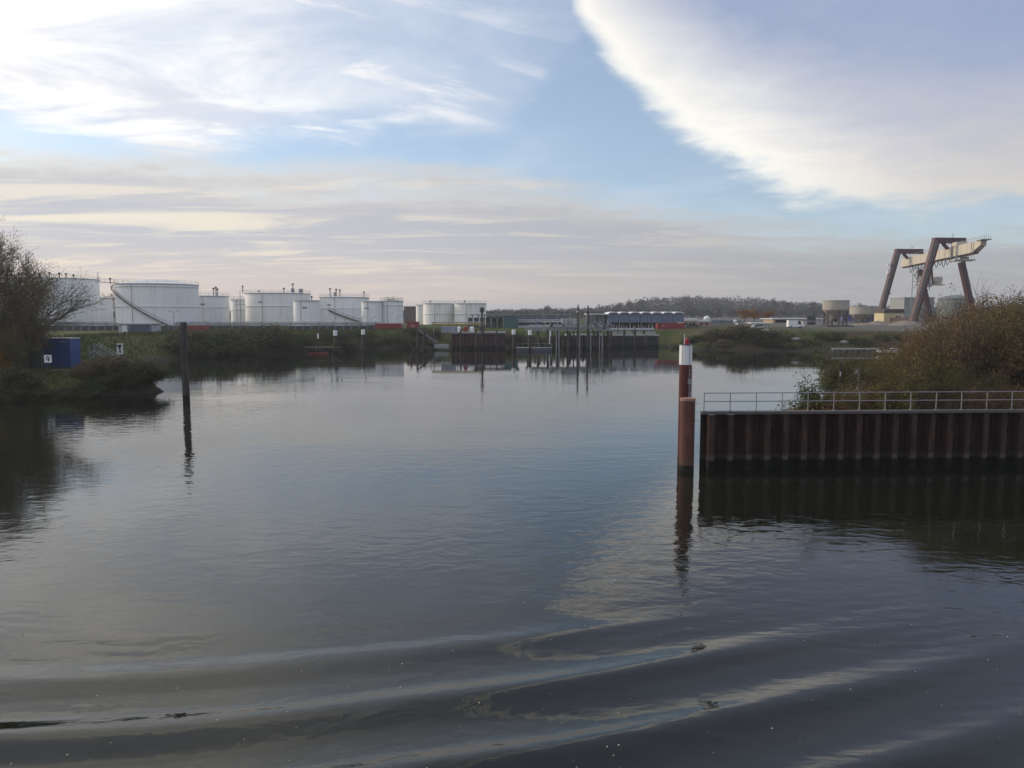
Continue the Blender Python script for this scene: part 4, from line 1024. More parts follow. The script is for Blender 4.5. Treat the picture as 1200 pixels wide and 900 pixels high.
# loading arms
def loading_arm(label, px, Yd, h, m):
    T = thing('loading_crane', label, 'loading arm', (xx(px, Yd), Yd, zj), rnd.uniform(-.5, .5))
    MB().tube((0, 0, 0), (0, 0, h*.62), .20, k=8).build('riser', m, T)
    o = MB().tube((0, 0, h*.6), (1.2, 0, h), .13, k=8).tube((1.2, 0, h), (2.3, 0, h*.32), .11, k=8).build('arm', m, T)
    MB().box((-.55, 0, h*.55), (.7, .5, .5)).build('counterweight', M_DARK, o)
for i, (px, h) in enumerate(((648, 2.2), (662, 3.0), (692, 3.3), (700, 2.8), (710, 2.4))):
    loading_arm(['pale loading arm at the left end of the jetty', 'loading arm left of the two tall masts', 'loading arm just right of the two tall masts', 'middle loading arm between masts and blue-fronted shed', 'last loading arm before the blue-fronted shed'][i], px, 190.5, h*.6, M_GREY)
# white lattice frame building on the jetty
wf = thing('lattice_kiosk', 'white framed kiosk beside the left tall mast', 'kiosk', (xx(668, 192), 192, zj))
kw, kh = xx(678, 192)-xx(659, 192), zy(373.5, 192)-zj
MB().box((0, 1.5, kh*.5), (kw, 2.4, kh)).build('body', streaky('kiosk_grey', (.34, .35, .36), (.2, .2, .2), .6, .5, 1), wf)
for k in range(5): MB().box((-kw/2+k*kw/4, .26, kh/2), (.14, .1, kh)).build('post', M_WHITE, wf)
for k in range(4): MB().box((0, .22, kh*(k+.5)/4), (kw, .08, .12)).build('rail', M_WHITE, wf)
# long low white building behind
shed('office_row', 'long low white office row behind the landing pontoon', 599, 661, 375.5, 245, 6, M_WHITE, M_STEEL, 0, wins=[(-.86+.135*k, .55, 1.3, 1.0) for k in range(14)], door=(.02, 1.0, 2.0, M_BLUE))
shed('slate_hall', 'long slate grey hall behind the low white office row', 606, 668, 369, 330, 14, mat('slate_cladding', (.10, .11, .135), .7, var=.2, scale=.3), M_GREY, 0, panels=10)
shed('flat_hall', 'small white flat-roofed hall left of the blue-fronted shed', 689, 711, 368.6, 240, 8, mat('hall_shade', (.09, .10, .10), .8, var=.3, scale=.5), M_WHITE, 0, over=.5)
# blue fronted shed: seven vaulted bays with white barge boards
X0, X1, Yd = xx(712, 238), xx(801, 238), 238
bs = thing('vaulted_shed', 'long shed with blue-grey front and a scalloped white roof edge', 'building', ((X0+X1)/2, Yd, 4.5)); wB = X1-X0; nb7 = 7; hw_ = zy(378, Yd)-4.5; ht_ = zy(368.0, Yd)-4.5
for k in range(nb7):
    xc_ = -wB/2+(k+.5)*wB/nb7; bwid = wB/nb7
    MB().box((xc_, 5, (ht_+hw_)/2), (bwid-.12, 10, ht_-hw_)).build('blue_panel', M_LOUVRE, bs)
    arc = [(xc_+bwid/2*math.cos(a), ht_+.75*math.sin(a)) for a in [math.pi*i/8 for i in range(9)]]
    arc2 = [(xc_+bwid/2*.96*math.cos(a), ht_-.12+.55*math.sin(a)) for a in [math.pi*i/8 for i in range(8, -1, -1)]]
    MB().prism(arc+arc2, -.5, 10.2).build('vault_roof', M_WHITE, bs)
    MB().prism([(xc_+bwid/2*.9*math.cos(a), ht_-.1+.5*math.sin(a)) for a in [math.pi*i/8 for i in range(9)]], -.05, .1).build('gable', M_LOUVRE, bs)
    MB().box((xc_-bwid/2+.15, .1, hw_/2), (.22, .22, hw_)).build('column', M_GREY, bs)
    for j in range(3): MB().box((xc_-bwid*.3+j*bwid*.3, -.03, (ht_+hw_)/2), (.06, .06, ht_-hw_-.1)).build('batten', mat('pale_batten', (.24, .27, .33), .6), bs)
MB().box((0, 9.9, hw_/2), (wB, .2, hw_)).build('back_wall', M_DARK, bs)
# pump set and pallets under the shed
def manifold(label, px, Yd, w):
    T = thing('pump_manifold', label, 'pump', (xx(px, Yd), Yd, zy(391.5, 201)))
    MB().box((0, 0, .3), (w, 1.6, .6)).build('plinth', M_CONC, T); MB().tube((-w*.4, 0, 1.2), (w*.4, 0, 1.2), .38, k=12).build('vessel', M_STEEL, T)
    for k in range(3): o = MB().tube((-w*.3+k*w*.3, 0, .6), (-w*.3+k*w*.3, 0, 2.2+.3*(k % 2)), .12, k=7).build('riser', M_STEEL, T); MB().lathe([(.0, 0), (.34, .02), (.34, .12), (0, .14)], 10, (-w*.3+k*w*.3, 0, 2.2+.3*(k % 2))).build('valve_wheel', M_DARK, o)
for i, (px, w) in enumerate(((719, 2.6), (728, 2.2), (738, 3.2), (748, 3.4), (760, 3.6))):
    manifold('grey pump manifold on the long dark quay, %s from the left' % ('first', 'second', 'third', 'fourth', 'fifth')[i], px, 203, w)
shed('red_container', 'long red container on the bank at the end of the long dark quay', 770, 802, 379.8, 222, 3, M_RED, M_RED, 0, cat='container', panels=9, over=.04, wins=[(-.6, .75, .7, .25)], winm=M_WHITE)
# machinery on the red quay
T = thing('pipe_gantry', 'ochre pipe gantry and white tankage on the dark red quay', 'gantry', (xx(545, 196), 196, zy(389.5, 196)))
MB().tube((-9, 2, 2.1), (5, 2, 2.1), .2, k=8).build('ochre_pipe', M_OCHRE, T); MB().tube((-9, 2.8, 2.6), (5, 2.8, 2.6), .16, k=8).build('pipe', M_STEEL, T)
for k in range(7): MB().beam((-8.5+k*2.1, 2.4, -.2), (-8.5+k*2.1, 2.4, 2.7), .2).build('trestle', M_GREY, T)
for k in range(3): MB().lathe([(.55, 0), (.55, 1.3), (.3, 1.55), (0, 1.6)], 12, (-1.5+k*1.7, -1, 0)).build('drum', M_WHITE if k != 1 else M_RED, T, True)
MB().box((-4.2, -.5, .8), (3.6, 1.8, 1.6)).build('pump_house', streaky('pump_house', (.26, .28, .34), (.15, .15, .18), .6, .5, 1), T)
T = thing('signal_tower', 'dark signal tower with round head on the red quay', 'tower', (xx(565, 194), 194, 0)); h = zy(359.5, 194)
MB().lathe([(.28, 3), (.24, h-1.6)], 10).build('shaft', M_DARK, T); MB().lathe([(.2, h-1.7), (.6, h-1.2), (.6, h-.4), (.1, h)], 14).build('head', M_DARK, T, True)
MB().box((0, -.2, h*.45), (1.3, .2, 1.6)).build('board', M_DARK, T)
# red boat at the bank
def boat(name, label, px, Yd, L, hull, cab, rz=0, white=False, z=0):
    T = thing(name, label, 'boat', (xx(px, Yd), Yd, z), rz); prof = [(-.5, .30, .55), (-.3, .46, .5), (.1, .5, .5), (.35, .34, .58), (.5, .03, .75)]
    vs = []
    for x, w, s in prof: vs += [(x*L, -w*L*.30, s*L*.16), (x*L, -w*L*.2, -.15), (x*L, w*L*.2, -.15), (x*L, w*L*.30, s*L*.16)]
    fs = []
    for i in range(4): fs += [(4*i+j, 4*i+4+j, 4*i+5+j, 4*i+1+j) for j in range(3)]+[(4*i+3, 4*i+7, 4*i+4, 4*i)]
    fs += [(0, 1, 2, 3), (19, 18, 17, 16)]
    MB().add(vs, fs).build('hull', hull, T)
    if cab:
        o = MB().box((-.08*L, 0, L*.16), (L*.34, L*.18, L*.14)).build('cabin', cab, T); MB().box((-.08*L, -L*.092, L*.175), (L*.26, .03, L*.05)).build('window', M_GLASS, o)
    return T
boat('rowing_boat', 'small red boat moored at the bank below the white tanks', 373, 166, 4.4, M_RED, None, .15)
T = thing('mooring_stage', 'dark timber mooring stage behind the small red boat', 'stage', (xx(378, 168.5), 168.5, 0))
MB().box((0, 0, 1.5), (8, 1.6, .2)).build('deck', M_WOOD, T)
for k in range(5): MB().tube((-3.6+k*1.8, -.6, -1), (-3.6+k*1.8, -.6, 1.5), .15).build('leg', M_PILE, T)
pilegroup('small white post on the bank above the small red boat', 373, 391, 171, .16, True, name='white_post')

# ---- right bank: long white shed, low houses, vans
shed('long_white_shed', 'long tan building with white flat roof right of the orange trees', 905, 962, 374, 300, 12, M_TAN, M_WHITE, 0, wins=[(-.8+.2*k, .5, 2.2, 1.2) for k in range(7)], door=(.55, 3.4, 3.0, M_DARK), over=.9)
shed('flat_grey_shed', 'low grey shed before the orange trees', 880, 903, 379, 290, 8, M_SILO2, M_WHITE, 0, panels=6)
shed('white_shed', 'low pale shed left of the hopper silos', 940, 964, 377, 262, 8, streaky('pale_shed', (.50, .50, .49), (.3, .3, .28), .7, .5, .6), M_STEEL, 0, door=(-.2, 3.0, 2.6, M_DARK), panels=5)
shed('beige_house', 'low beige house right of the blue-fronted shed', 799, 817, 376, 262, 8, M_TAN, M_ROOF, .8, wins=[(-.5, .5, .9, .9), (0, .5, .9, .9), (.5, .5, .9, .9)])
shed('salmon_house', 'low salmon house with grey roof below the hill', 817, 832, 377, 262, 8, streaky('salmon', (.40, .24, .17), (.25, .17, .12), .85, .4, .6), M_ROOF, .6, wins=[(-.4, .5, .9, .9), (.4, .5, .9, .9)])
shed('grey_roof_hall', 'wide low hall with slate roof below the hill', 832, 868, 378, 300, 10, M_SILO2, mat('slate_roof', (.16, .18, .20), .7, var=.2, scale=.4), 1.0, panels=6, wins=[(.3, .5, 1.4, 1.0), (.6, .5, 1.4, 1.0)])
def dome(label, px, top, Yd, r_):
    x = xx(px, Yd); T = thing('dome_tank', label, 'tank', (x, Yd, gz(x, Yd))); h = zy(top, Yd)-T.location.z
    MB().lathe([(r_*.35, -.2), (r_*.3, h-2*r_), (r_*.5, h-1.9*r_)]+[(r_*math.sin(a), h-r_-r_*math.cos(a)) for a in [math.pi*k/10 for k in range(2, 11)]], 20).build('ball', M_WHITE, T, True)
    MB().lathe([(r_*1.03, h-r_-.08), (r_*1.03, h-r_+.08)], 20).build('band', M_STEEL, T); return T
dome('white ball tank on a stem above the salmon house', 827.5, 370, 300, 1.3)
dome('small white ball tank left of the orange trees', 860, 374.5, 300, .9)
def vehicle(name, label, px, py, Yd, L, h, m, cat, van=False, rz=0):
    x = xx(px, Yd); T = thing(name, label, cat, (x, Yd, gz(x, Yd)), rz); w = 1.8
    pr = [(-L/2, .35), (L/2, .35), (L/2, .9), (L*.36, 1.05), (L*.24, h), (-L/2+.05, h)] if van else [(-L/2, .35), (L/2, .35), (L/2, .8), (L*.28, .95), (L*.12, h), (-L*.30, h), (-L*.46, .95), (-L/2, .9)]
    MB().prism(pr, -w/2, w/2).build('body', m, T)
    if van: MB().prism([(L*.10, 1.1), (L*.33, 1.1), (L*.23, h-.12), (L*.10, h-.12)], -w/2-.012, -w/2-.002).build('window', M_GLASS, T)
    else: MB().prism([(-L*.38, .98), (L*.24, .98), (L*.11, h-.08), (-L*.28, h-.08)], -w/2-.012, -w/2-.002).build('window', M_GLASS, T)
    for sx in (-.32, .32):
        for sy in (-1, 1):
            o = MB().tube((sx*L, sy*(w/2-.2), .34), (sx*L, sy*(w/2+.02), .34), .34, k=14).build('wheel', M_BLACK, T); MB().tube((sx*L, sy*(w/2+.01), .34), (sx*L, sy*(w/2+.03), .34), .18, k=10).build('rim', M_STEEL, o)
vehicle('white_van', 'white van parked on the right bank below the long tan building', 931, 385, 225, 4.8, 2.3, M_WHITE, 'van', True)
vehicle('parked_car', 'white car parked on the right bank before the low grey shed', 868, 384, 235, 4.2, 1.45, M_WHITE, 'car')
vehicle('parked_car', 'silver car parked on the right bank left of the white van', 889, 388, 215, 4.2, 1.45, M_STEEL, 'car')
vehicle('parked_car', 'dark car parked before the beige house', 812, 384, 240, 4.2, 1.45, M_DARK, 'car')
for i, (px, Yd, r_) in enumerate(((896, 192, .9), (922, 186, 1.1), (932, 184, .8), (820, 196, .7), (991, 178, .9))):
    x = xx(px, Yd); rng = np.random.RandomState(200+i); mb = MB(); k = 9
    pf = [(0, -.4*r_), (r_*.8, -.2*r_), (r_, .2*r_), (r_*.7, .55*r_), (0.02, .72*r_)]
    mb.lathe(pf, k); mb.v = [tuple(np.array(v)*(1+rng.uniform(-.18, .18, 3))*np.array([1.5, 1, 1])) for v in mb.v]
    tag(mb.build('boulder', M_CONC, None, loc=(x, Yd, gz(x, Yd)+.1)), ['pale boulder on the grassy right bank below the grey shed', 'larger pale boulder on the right bank near the white van', 'pale boulder just right of the larger one below the white van', 'pale boulder at the shore behind the marker pile', 'pale boulder on the shore below the hopper silos'][i], 'boulder')

# ---- hopper silos
def hopper(label, pl, pr, pt_, pb, Yd):
    x = xx((pl+pr)/2, Yd); r = (pr-pl)/2/F_PX*Yd; z0 = gz(x, Yd); T = thing('hopper_silo', label, 'silo', (x, Yd, z0)); h = zy(pt_, Yd)-z0; hb = zy(pb, Yd)-z0
    MB().lathe([(.9, hb-r*.75), (r-.02, hb), (r, hb+.02), (r, h-.2), (r+.12, h-.18), (r+.12, h), (r-.15, h), (r-.2, h-.6), (0, h-.6)], 32).build('bin', M_SILO, T, True)
    MB().lathe([(.45, hb-r*.75-.8), (.9, hb-r*.75+.02)], 16).build('outlet', M_DARK, T)
    for k in range(6): a = .4+k*1.0472; MB().box((math.cos(a)*(r*.86), math.sin(a)*(r*.86), hb*.5-.1), (.42, .42, hb+.4), a).build('leg', mat('silo_steel', (.10, .075, .07), .7, var=.3, scale=1), T)
    for k in range(6):
        a, b_ = .4+k*1.0472, .4+(k+1)*1.0472
        MB().beam((math.cos(a)*r*.86, math.sin(a)*r*.86, .6), (math.cos(b_)*r*.86, math.sin(b_)*r*.86, hb*.75), .16).build('brace', MATS['silo_steel'], T)
    MB().box((0, 0, .15), (r*2.1, r*2.1, .5)).build('base', M_DARK, T)
hopper('concrete hopper silo on steel legs, nearer of the two left of the crane', 963, 992, 352, 363, 232)
hopper('concrete hopper silo on steel legs, farther one beside the blue sheeting', 995, 1022.5, 359, 368, 305)
shed('blue_sheeted_hall', 'low hall with blue sheeting behind the farther hopper silo', 988, 1030, 369, 330, 6, M_BLUEP, M_GREY, 0, panels=7)
# ---- yellow house
yh = shed('yellow_house', 'pale yellow house with dark roof beside the crane leg', 1034, 1057, 366.5, 262, 7, M_YELLOW, M_RTILE, 1.3, wins=[(.28, .62, .7, .9), (.56, .62, .7, .9)], door=(-.45, 1.0, 2.1, streaky('pale_door', (.72, .64, .46), (.4, .3, .2), .7, .4, 2)))
# ---- grey silo block behind the crane
shed('grey_silo_block', 'tall pale grey storage block behind the crane legs', 1057, 1092, 349, 315, 12, M_SILO2, M_STEEL, 0, panels=9, wins=[(-.6, .3, 1.6, 2.0), (.1, .25, 1.6, 2.4)])
T = thing('round_grey_silo', 'round grey green silo behind the crane, right of the pale block', 'silo', (xx(1117, 305), 305, 5.4)); r = 6.6; h = zy(350, 305)-5.4
MB().lathe([(r, -.3)]+[(r+.05*(k % 2), h*k/9) for k in range(1, 10)]+[(r+.2, h), (r*.5, h+1.2), (0, h+1.6)], 40).build('shell', streaky('green_grey_silo', (.17, .19, .175), (.10, .11, .09), .75, .6, .5), T, True)
MB().lathe([(r+.1, h*.82), (r+.3, h*.83), (r+.3, h*.86), (r+.1, h*.87)], 40).build('gallery', M_GREY, T)
# ---- quay edge, pontoon and boats below the crane
q3 = quay('low concrete quay edge below the hopper silos and crane', 960, 1130, 388.5, 190, M_CONC, M_CONC, 9)
T = thing('floating_pipeline', 'pale floating pontoon line below the low concrete quay', 'pontoon', (xx(975, 170), 170, 0)); L = xx(1030, 170)-xx(975, 170)
MB().tube((0, 0, 1.0), (L, 0, 1.0), .25).build('pipe', M_CONC, T)
for k in range(8): MB().lathe([(.15, .1), (.45, .2), (.45, .75), (.15, .9)], 10, (.6+k*(L-1.2)/7, 0, 0)).build('float', M_DARK, T, True)
boat('motor_boat', 'white-topped motor boat moored at the end of the pontoon line', 1040, 166, 4.4, M_WHITE, None, .0, z=.55)
boat('motor_boat', 'small grey cabin boat behind the white boat', 1050, 171, 5.2, M_GREY, M_WHITE, .1)
boat('motor_boat', 'white cabin boat seen left of the thicket', 1086, 170, 5.0, M_WHITE, M_WHITE, -.1)
boat('motor_boat', 'pale cabin boat half hidden behind the thicket', 1098, 171, 4.6, M_RAIL, M_WHITE, .1)
boat('work_barge', 'dark low barge moored below the crane', 1066, 178, 9, M_DARK, M_GREY, .05)

# ================================================================== gantry crane
FN, FF = Vector((140.5, 240, 0)), Vector((149.5, 281, 0))        # near and far portal, centre line under the girder
gd = (FF-FN).normalized(); crz = math.atan2(gd.y, gd.x)-math.pi/2
zg = 5.3
cr = thing('gantry_crane', 'maroon and cream gantry crane on the far right shore', 'crane', (FN.x, FN.y, zg), 0)
perp = Vector((1, .10, 0)).normalized()
ztop = zy(282, 240)-zg; zgir = zy(296, 240)-zg
def portal(c_):
    c_ = Vector(c_)
    lf = c_+perp*-12.2; lt_ = c_+perp*-5.6+Vector((0, 0, ztop)); art = c_+perp*4.0+Vector((0, 0, ztop))
    MB().beam(lf+Vector((0, 0, .6)), lt_, 1.55, 1.9).build('leg', M_MAROON, cr)
    ar = MB().beam(lt_+perp*-.9, art, 1.8, 1.7).build('top_arm', M_MAROON, cr)
    MB().beam(art+Vector((0, 0, -.4)), art+Vector((0, 0, -4.6)), 1.1, 1.3).build('hanger', M_CREAM, ar)
    MB().beam(c_+perp*-3.6+Vector((0, 0, ztop-.5)), c_+perp*-1.6+Vector((0, 0, ztop-2.6)), .8).build('knee_brace', M_MAROON, ar)
    rt = c_+perp*3.4+Vector((0, 0, zgir-3.0)); rf = c_+perp*9.2
    MB().beam(rt, rf+Vector((0, 0, .6)), 1.4, 1.7).build('leg', M_MAROON, cr)
    for f in (lf, rf):
        bg_ = MB().box(f+Vector((0, 0, .8)), (1.6, 5.5, 1.0), crz).build('bogie', M_MAROON, cr)
        for k in (-1.9, -.7, .7, 1.9):
            p = f+gd*k+Vector((0, 0, .35)); MB().tube(p-perp*.25, p+perp*.25, .4, k=12).build('wheel', M_DARK, bg_)
    return lf, rf
o0 = Vector((0, 0, 0)); o1 = FF-FN
lfn, rfn = portal(o0); lff, rff = portal(o1)
g0, g1 = o0-gd*25, o1+gd*9
up_ = Vector((0, 0, 1))
mb = MB().beam(g0+gd*6+up_*zgir, g1+up_*zgir, 2.3, 3.1)
# tapering nose of the girder
pN = [g0+gd*6+up_*zgir+perp*s*1.15+up_*u for s in (-1, 1) for u in (-1.55, 1.55)]; pM = [g0+up_*zgir+perp*s*.9+up_*u for s in (-1, 1) for u in (.2, 1.5)]
mb.add(pN+pM, [(0, 1, 5, 4), (2, 6, 7, 3), (1, 3, 7, 5), (0, 4, 6, 2), (4, 5, 7, 6)])
gi = mb.build('girder', M_CREAM, cr)
for k in range(15):
    p = g0.lerp(g1, (k+1)/16)+up_*zgir; MB().beam(p+perp*-1.2-up_*1.5, p+perp*-1.2+up_*1.5, .16, .12).build('stiffener', M_CREAM, gi)
MB().beam(g0+gd*5+up_*(zgir-1.75), g1+up_*(zgir-1.75), 1.2, .35).build('trolley_rail', M_MAROON, gi)
mb = MB(); q = g0+up_*(zgir+1.6)
for k in range(34):
    p = g0.lerp(g1, k/33)+up_*(zgir+1.55)+perp*-1.1; mb.tube(p, p+up_*1.05, .045, k=5)
mb.tube(g0+up_*(zgir+2.6)+perp*-1.1, g1+up_*(zgir+2.6)+perp*-1.1, .045, k=5); mb.build('girder_railing', M_RAIL, gi)
# festoon cable loops under the girder
mb = MB()
for k in range(13):
    a = g0.lerp(g1, .26+k*.045)+up_*(zgir-2.0)+perp*-1.4; b_ = g0.lerp(g1, .26+(k+1)*.045)+up_*(zgir-2.0)+perp*-1.4
    P_ = [a.lerp(b_, i/8)-up_*(2.4*(1-(2*i/8-1)**2)*(.55+.45*((k*7) % 5)/4)) for i in range(9)]; mb.path(P_, .10, 5)
mb.build('festoon_cable', M_BLACK, gi)
# trolley and platform at the near portal
tr_ = MB().box(o0-gd*6+up_*(zgir-2.9)+perp*1.2, (6.0, 5.0, .4), crz).box(o0-gd*6+up_*(zgir+2.1), (3.0, 4.2, 1.2), crz).build('trolley', M_CREAM, cr)
for sx in (-1.6, 1.6):
    for sy in (-2.2, 2.2): p = o0-gd*6+perp*sx+gd*sy; MB().beam(p+up_*(zgir-2.8), p+up_*(zgir+1.6), .3).build('trolley_hanger', M_GREY, tr_)
mb = MB()
for k in range(7): p = o0-gd*8.4+perp*(-1.8+k)+up_*(zgir-2.7); mb.tube(p, p+up_*1.1, .05, k=5)
mb.tube(o0-gd*8.4+perp*-1.8+up_*(zgir-1.6), o0-gd*8.4+perp*4.2+up_*(zgir-1.6), .05, k=5)
mb.build('trolley_railing', M_GREY, tr_)
MB().box(o0-gd*6+up_*(zgir-2.4)+perp*2.2, (1.6, 1.8, 1.2), crz).build('hoist', M_GREY, tr_)
# operator platform and cabin on the far portal leg crossing
cp = Vector((xx(1084, 262)-FN.x, 262-240, zy(334, 262)-zg))
pf_ = MB().box(cp+Vector((.4, 0, 0)), (8.6, 3.6, .35), crz).build('operator_platform', M_CREAM, cr)
cb_ = MB().box(cp+Vector((3.0, -.2, 1.5)), (2.2, 2.2, 2.6), crz).build('cabin', M_CREAM, pf_)
MB().box(cp+Vector((3.15, -1.32, 1.8)), (1.7, .06, 1.2), crz).build('cabin_window', M_GLASS, pf_)
MB().box(cp+Vector((-1.4, 0, 1.6)), (3.0, 2.4, 2.8), crz).build('machinery_house', M_SILO2, pf_)
mb = MB()
for k in range(9): p = cp+perp*(-3.8+k)+gd*-1.7; mb.tube(p, p+up_*1.1, .05, k=5)
mb.tube(cp+perp*-3.8+gd*-1.7+up_*1.1, cp+perp*4.2+gd*-1.7+up_*1.1, .05, k=5); mb.build('platform_railing', M_RAIL, pf_)
mb = MB()
for sx in (-1.6, 1.6): mb.beam(cp+Vector((sx, 0, 0)), Vector((cp.x+sx*.3, cp.y, zgir-1.6)), .5)
mb.build('platform_hangers', M_MAROON, pf_)
for k in range(3): MB().box(cp+Vector((-4.4, 0, 1.2+k*2.3)), (2.0, 1.4, .14), crz).build('stair_landing', M_GREY, pf_)
mb = MB()
for k in range(3): mb.beam(cp+Vector((-5.2+(k % 2)*1.6, 0, -1.1+k*2.3)), cp+Vector((-3.6-(k % 2)*1.6, 0, 1.2+k*2.3)), .5, .12)
mb.beam(cp+Vector((-5.3, .6, -9)), cp+Vector((-5.3, .6, 6)), .18).beam(cp+Vector((-3.6, .6, -9)), cp+Vector((-3.6, .6, 6)), .18); mb.build('stair_flights', M_GREY, pf_)
# ladders up the legs, tie beams, ropes and hook
for c_ in (o0, o1):
    a_ = Vector(c_)+perp*-12.2+up_*1.5-gd*1.15; b2 = Vector(c_)+perp*-5.6+up_*ztop-gd*1.15
    mb = MB()
    for s in (-.3, .3): mb.tube(a_+perp*s, b2+perp*s, .07, k=5)
    for k in range(44): q_ = a_.lerp(b2, k/43); mb.tube(q_-perp*.3, q_+perp*.3, .05, k=4)
    for k in range(0, 44, 4): q_ = a_.lerp(b2, k/43); mb.path([q_+perp*.45*math.cos(t_)-gd*(.1+.7*math.sin(t_)) for t_ in [i*math.pi/6 for i in range(7)]], .045, 4)
    mb.build('leg_ladder', M_GREY, cr)
    MB().beam(Vector(c_)+perp*-9.6+up_*(ztop*.42), Vector(c_)+perp*-9.6+up_*(ztop*.42)+gd*.01+perp*1.9, .5).build('leg_gusset', M_MAROON, cr)
for f0_, f1_ in ((lfn, lff), (rfn, rff)):
    MB().beam(f0_+up_*1.9, f1_+up_*1.9, .9, 1.1).build('sill_beam', M_MAROON, cr)
    mb = MB()
    for k in range(10): mb.tube(f0_.lerp(f1_, k/9)+up_*2.4, f0_.lerp(f1_, k/9)+up_*3.5, .05, k=5)
    mb.tube(f0_+up_*3.5, f1_+up_*3.5, .05, k=5); mb.build('sill_railing', M_RAIL, cr)
hk = o0+gd*20
mb = MB()
for sx in (-.5, .5):
    for sy in (-.4, .4): mb.tube(hk+perp*sx+gd*sy+up_*(zgir-1.8), hk+perp*sx*.5+gd*sy*.5+up_*(zgir-9), .045, k=4)
mb.build('hoist_rope', M_BLACK, cr)
MB().box(hk+up_*(zgir-9.6), (1.1, .8, 1.3), crz).tube(hk+up_*(zgir-10.2), hk+up_*(zgir-11.2), .18, k=8).build('hook_block', M_GREY, cr)
# lamp box on the far left leg
lb = o1+perp*-8.4+up_*(ztop*.72)
MB().box(lb, (1.8, 1.0, 1.6), crz).box(lb+up_*2.6-perp*.4, (.9, .7, .9), crz).beam(lb, lb+up_*2.6, .15).build('floodlight_box', M_WHITE, cr)
for px_k, c_ in ((0, o0), (1, o1)):
    MB().tube(c_+up_*ztop, c_+up_*(ztop+2.4), .07).tube(c_+up_*(ztop+1.8)-perp*.8, c_+up_*(ztop+1.8)+perp*.8, .05).build('aerial', M_GREY, cr)
MB().box(g0+up_*(zgir+1.6), (2.6, 4.0, .25), crz).build('nose_platform', M_GREY, cr)
mb = MB()
for k in range(5): p = g0+perp*(-1.2+k*.6)-gd*1.9+up_*(zgir+1.7); mb.tube(p, p+up_*1.2, .05, k=5)
mb.build('nose_railing', M_GREY, cr)
for s in (lfn, rfn):
    pass
rlx = thing('crane_rail', 'steel rails and sleepers under the near side of the crane', 'rail', (FN.x, FN.y, zg))
for f, nm in ((lfn, 'rail'), (rfn, 'rail')): MB().beam(f-gd*40+up_*.08, f+gd*70+up_*.08, .3, .3).build(nm, M_DARK, rlx)
# gravel heaps and clutter on the yard
for i, (px, Yd, r_, h_) in enumerate(((1028, 245, 5, 1.3), (1062, 235, 6, 1.6), (1010, 240, 4, .9), (1110, 230, 7, 2.4))):
    rng = np.random.RandomState(300+i); mb = MB().lathe([(r_, -.1), (r_*.8, h_*.28), (r_*.5, h_*.65), (r_*.2, h_*.93), (0, h_)], 22); mb.v = [(x*(1+rng.uniform(-.1, .1)), y*(1+rng.uniform(-.1, .1)), z*(1+rng.uniform(-.12, .12))) for x, y, z in mb.v]
    x = xx(px, Yd); tag(mb.build('gravel_heap', mat('gravel', (.24, .20, .16), .95, var=.3, scale=2, bump=.1, bscale=3), None, True, (x, Yd, gz(x, Yd))), ['low gravel heap between the hopper silos and the yellow house', 'gravel heap in front of the yellow house', 'small gravel heap under the farther hopper silo', 'largest gravel heap, before the round grey silo'][i], 'gravel heap')

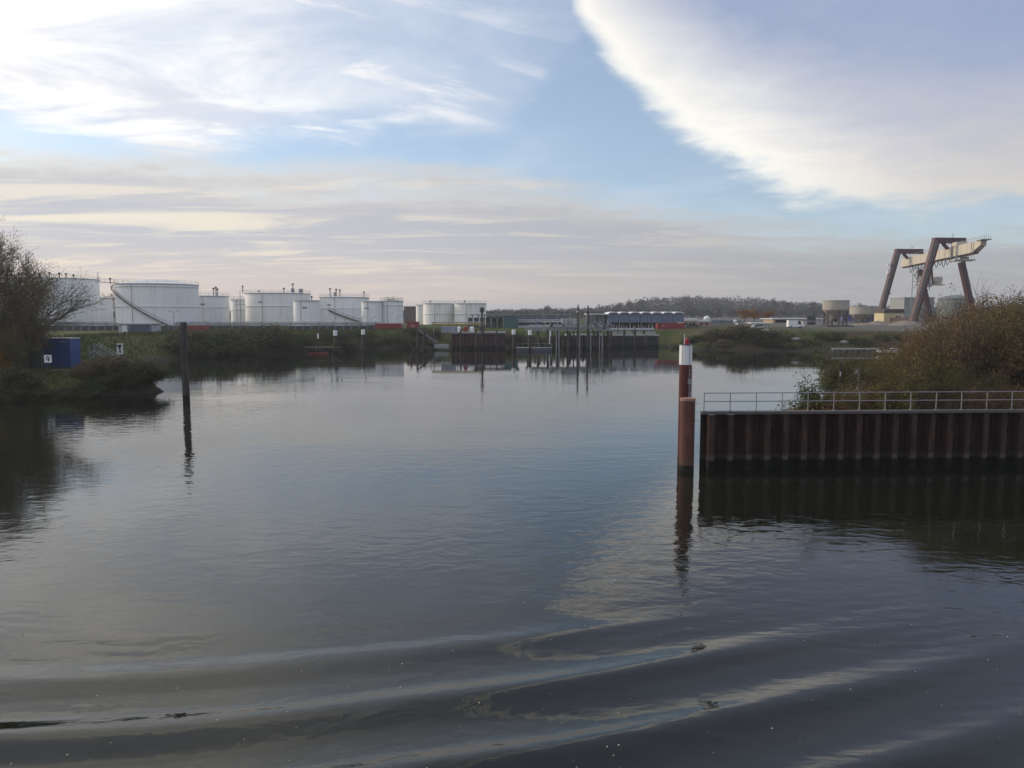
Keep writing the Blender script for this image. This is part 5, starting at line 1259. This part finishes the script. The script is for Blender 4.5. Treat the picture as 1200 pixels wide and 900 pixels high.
# ================================================================== floating leaves and foam flecks on the water
rng = np.random.RandomState(23); C = []
for k in range(150):
    yd = 13.5+rng.exponential(7); px = rng.uniform(-50, 1250); C.append((xx(px, yd), yd))
C = np.array([c_ for c_ in C if c_[1] < 40]); z = wake(C[:, 0], C[:, 1])+.006; k = len(C)
a = rng.uniform(0, 6.28, k); s = rng.uniform(.015, .036, k)
u = np.stack([np.cos(a)*s, np.sin(a)*s, rng.uniform(-.3, .3, k)*s], -1); v = np.stack([-np.sin(a)*s*.6, np.cos(a)*s*.6, rng.uniform(0, .4, k)*s], -1)
B = np.column_stack([C, z])
fl_ = np_obj('floating_leaves', np.stack([B-u, B+v*.9-u*.2, B+u, B-v-u*.2], 1).reshape(-1, 3), np.arange(k*4).reshape(-1, 4), leaf_mat('fallen_leaves', (.40, .34, .20), (.50, .46, .36), (.30, .16, .06)))
fl_['kind'] = 'stuff'; tag(fl_, 'tiny pale fallen leaves drifting on the river', 'leaves')

# labels within one group are told apart by their order from the left
WORDS = 'first second third fourth fifth sixth seventh eighth ninth tenth eleventh twelfth thirteenth fourteenth fifteenth sixteenth seventeenth eighteenth nineteenth twentieth'.split()
TENS = {20: 'twenty', 30: 'thirty', 40: 'forty'}
def ordinal(i):
    if i <= 20: return WORDS[i-1]
    t_ = i//10*10
    return TENS[t_]+('-'+WORDS[i-t_-1] if i > t_ else '').replace('forty-', 'forty-') if i != t_ else {30: 'thirtieth', 40: 'fortieth'}[t_]
bylab = {}
for o in bpy.data.objects:
    if o.parent is None and 'label' in o.keys(): bylab.setdefault(o['label'], []).append(o)
for lb_, os_ in bylab.items():
    if len(os_) > 1:
        os_.sort(key=lambda o: o.location.x/max(1, o.location.y))
        for i, o in enumerate(os_): o['label'] = '%s %s' % (ordinal(i+1)+' from left,', lb_)
for o in bpy.data.objects:
    if o.parent is not None and o.name.split('.')[0] in ('stems', 'leaves', 'crown'): o['kind'] = 'stuff'
# protos that were never placed are not part of the place
for o in list(bpy.data.objects):
    if o.parent is None and o.get('label') == 'x':
        for c_ in list(o.children): bpy.data.objects.remove(c_)
        bpy.data.objects.remove(o)

# ================================================================== damp evening air
hz = MB().box((0, 2700, 26), (6300, 7000, 62)).build('haze', None)
hm = bpy.data.materials.new('haze_air'); hm.use_nodes = True; hm.node_tree.nodes.clear()
vo = hm.node_tree.nodes.new('ShaderNodeVolumePrincipled'); ho = hm.node_tree.nodes.new('ShaderNodeOutputMaterial')
vo.inputs['Color'].default_value = (.88, .92, 1.0, 1); vo.inputs['Density'].default_value = .00027; vo.inputs['Anisotropy'].default_value = .2
hm.node_tree.links.new(vo.outputs[0], ho.inputs['Volume']); hz.data.materials.append(hm); hz['kind'] = 'stuff'
tag(hz, 'thin grey blue evening haze over the harbour', 'haze')
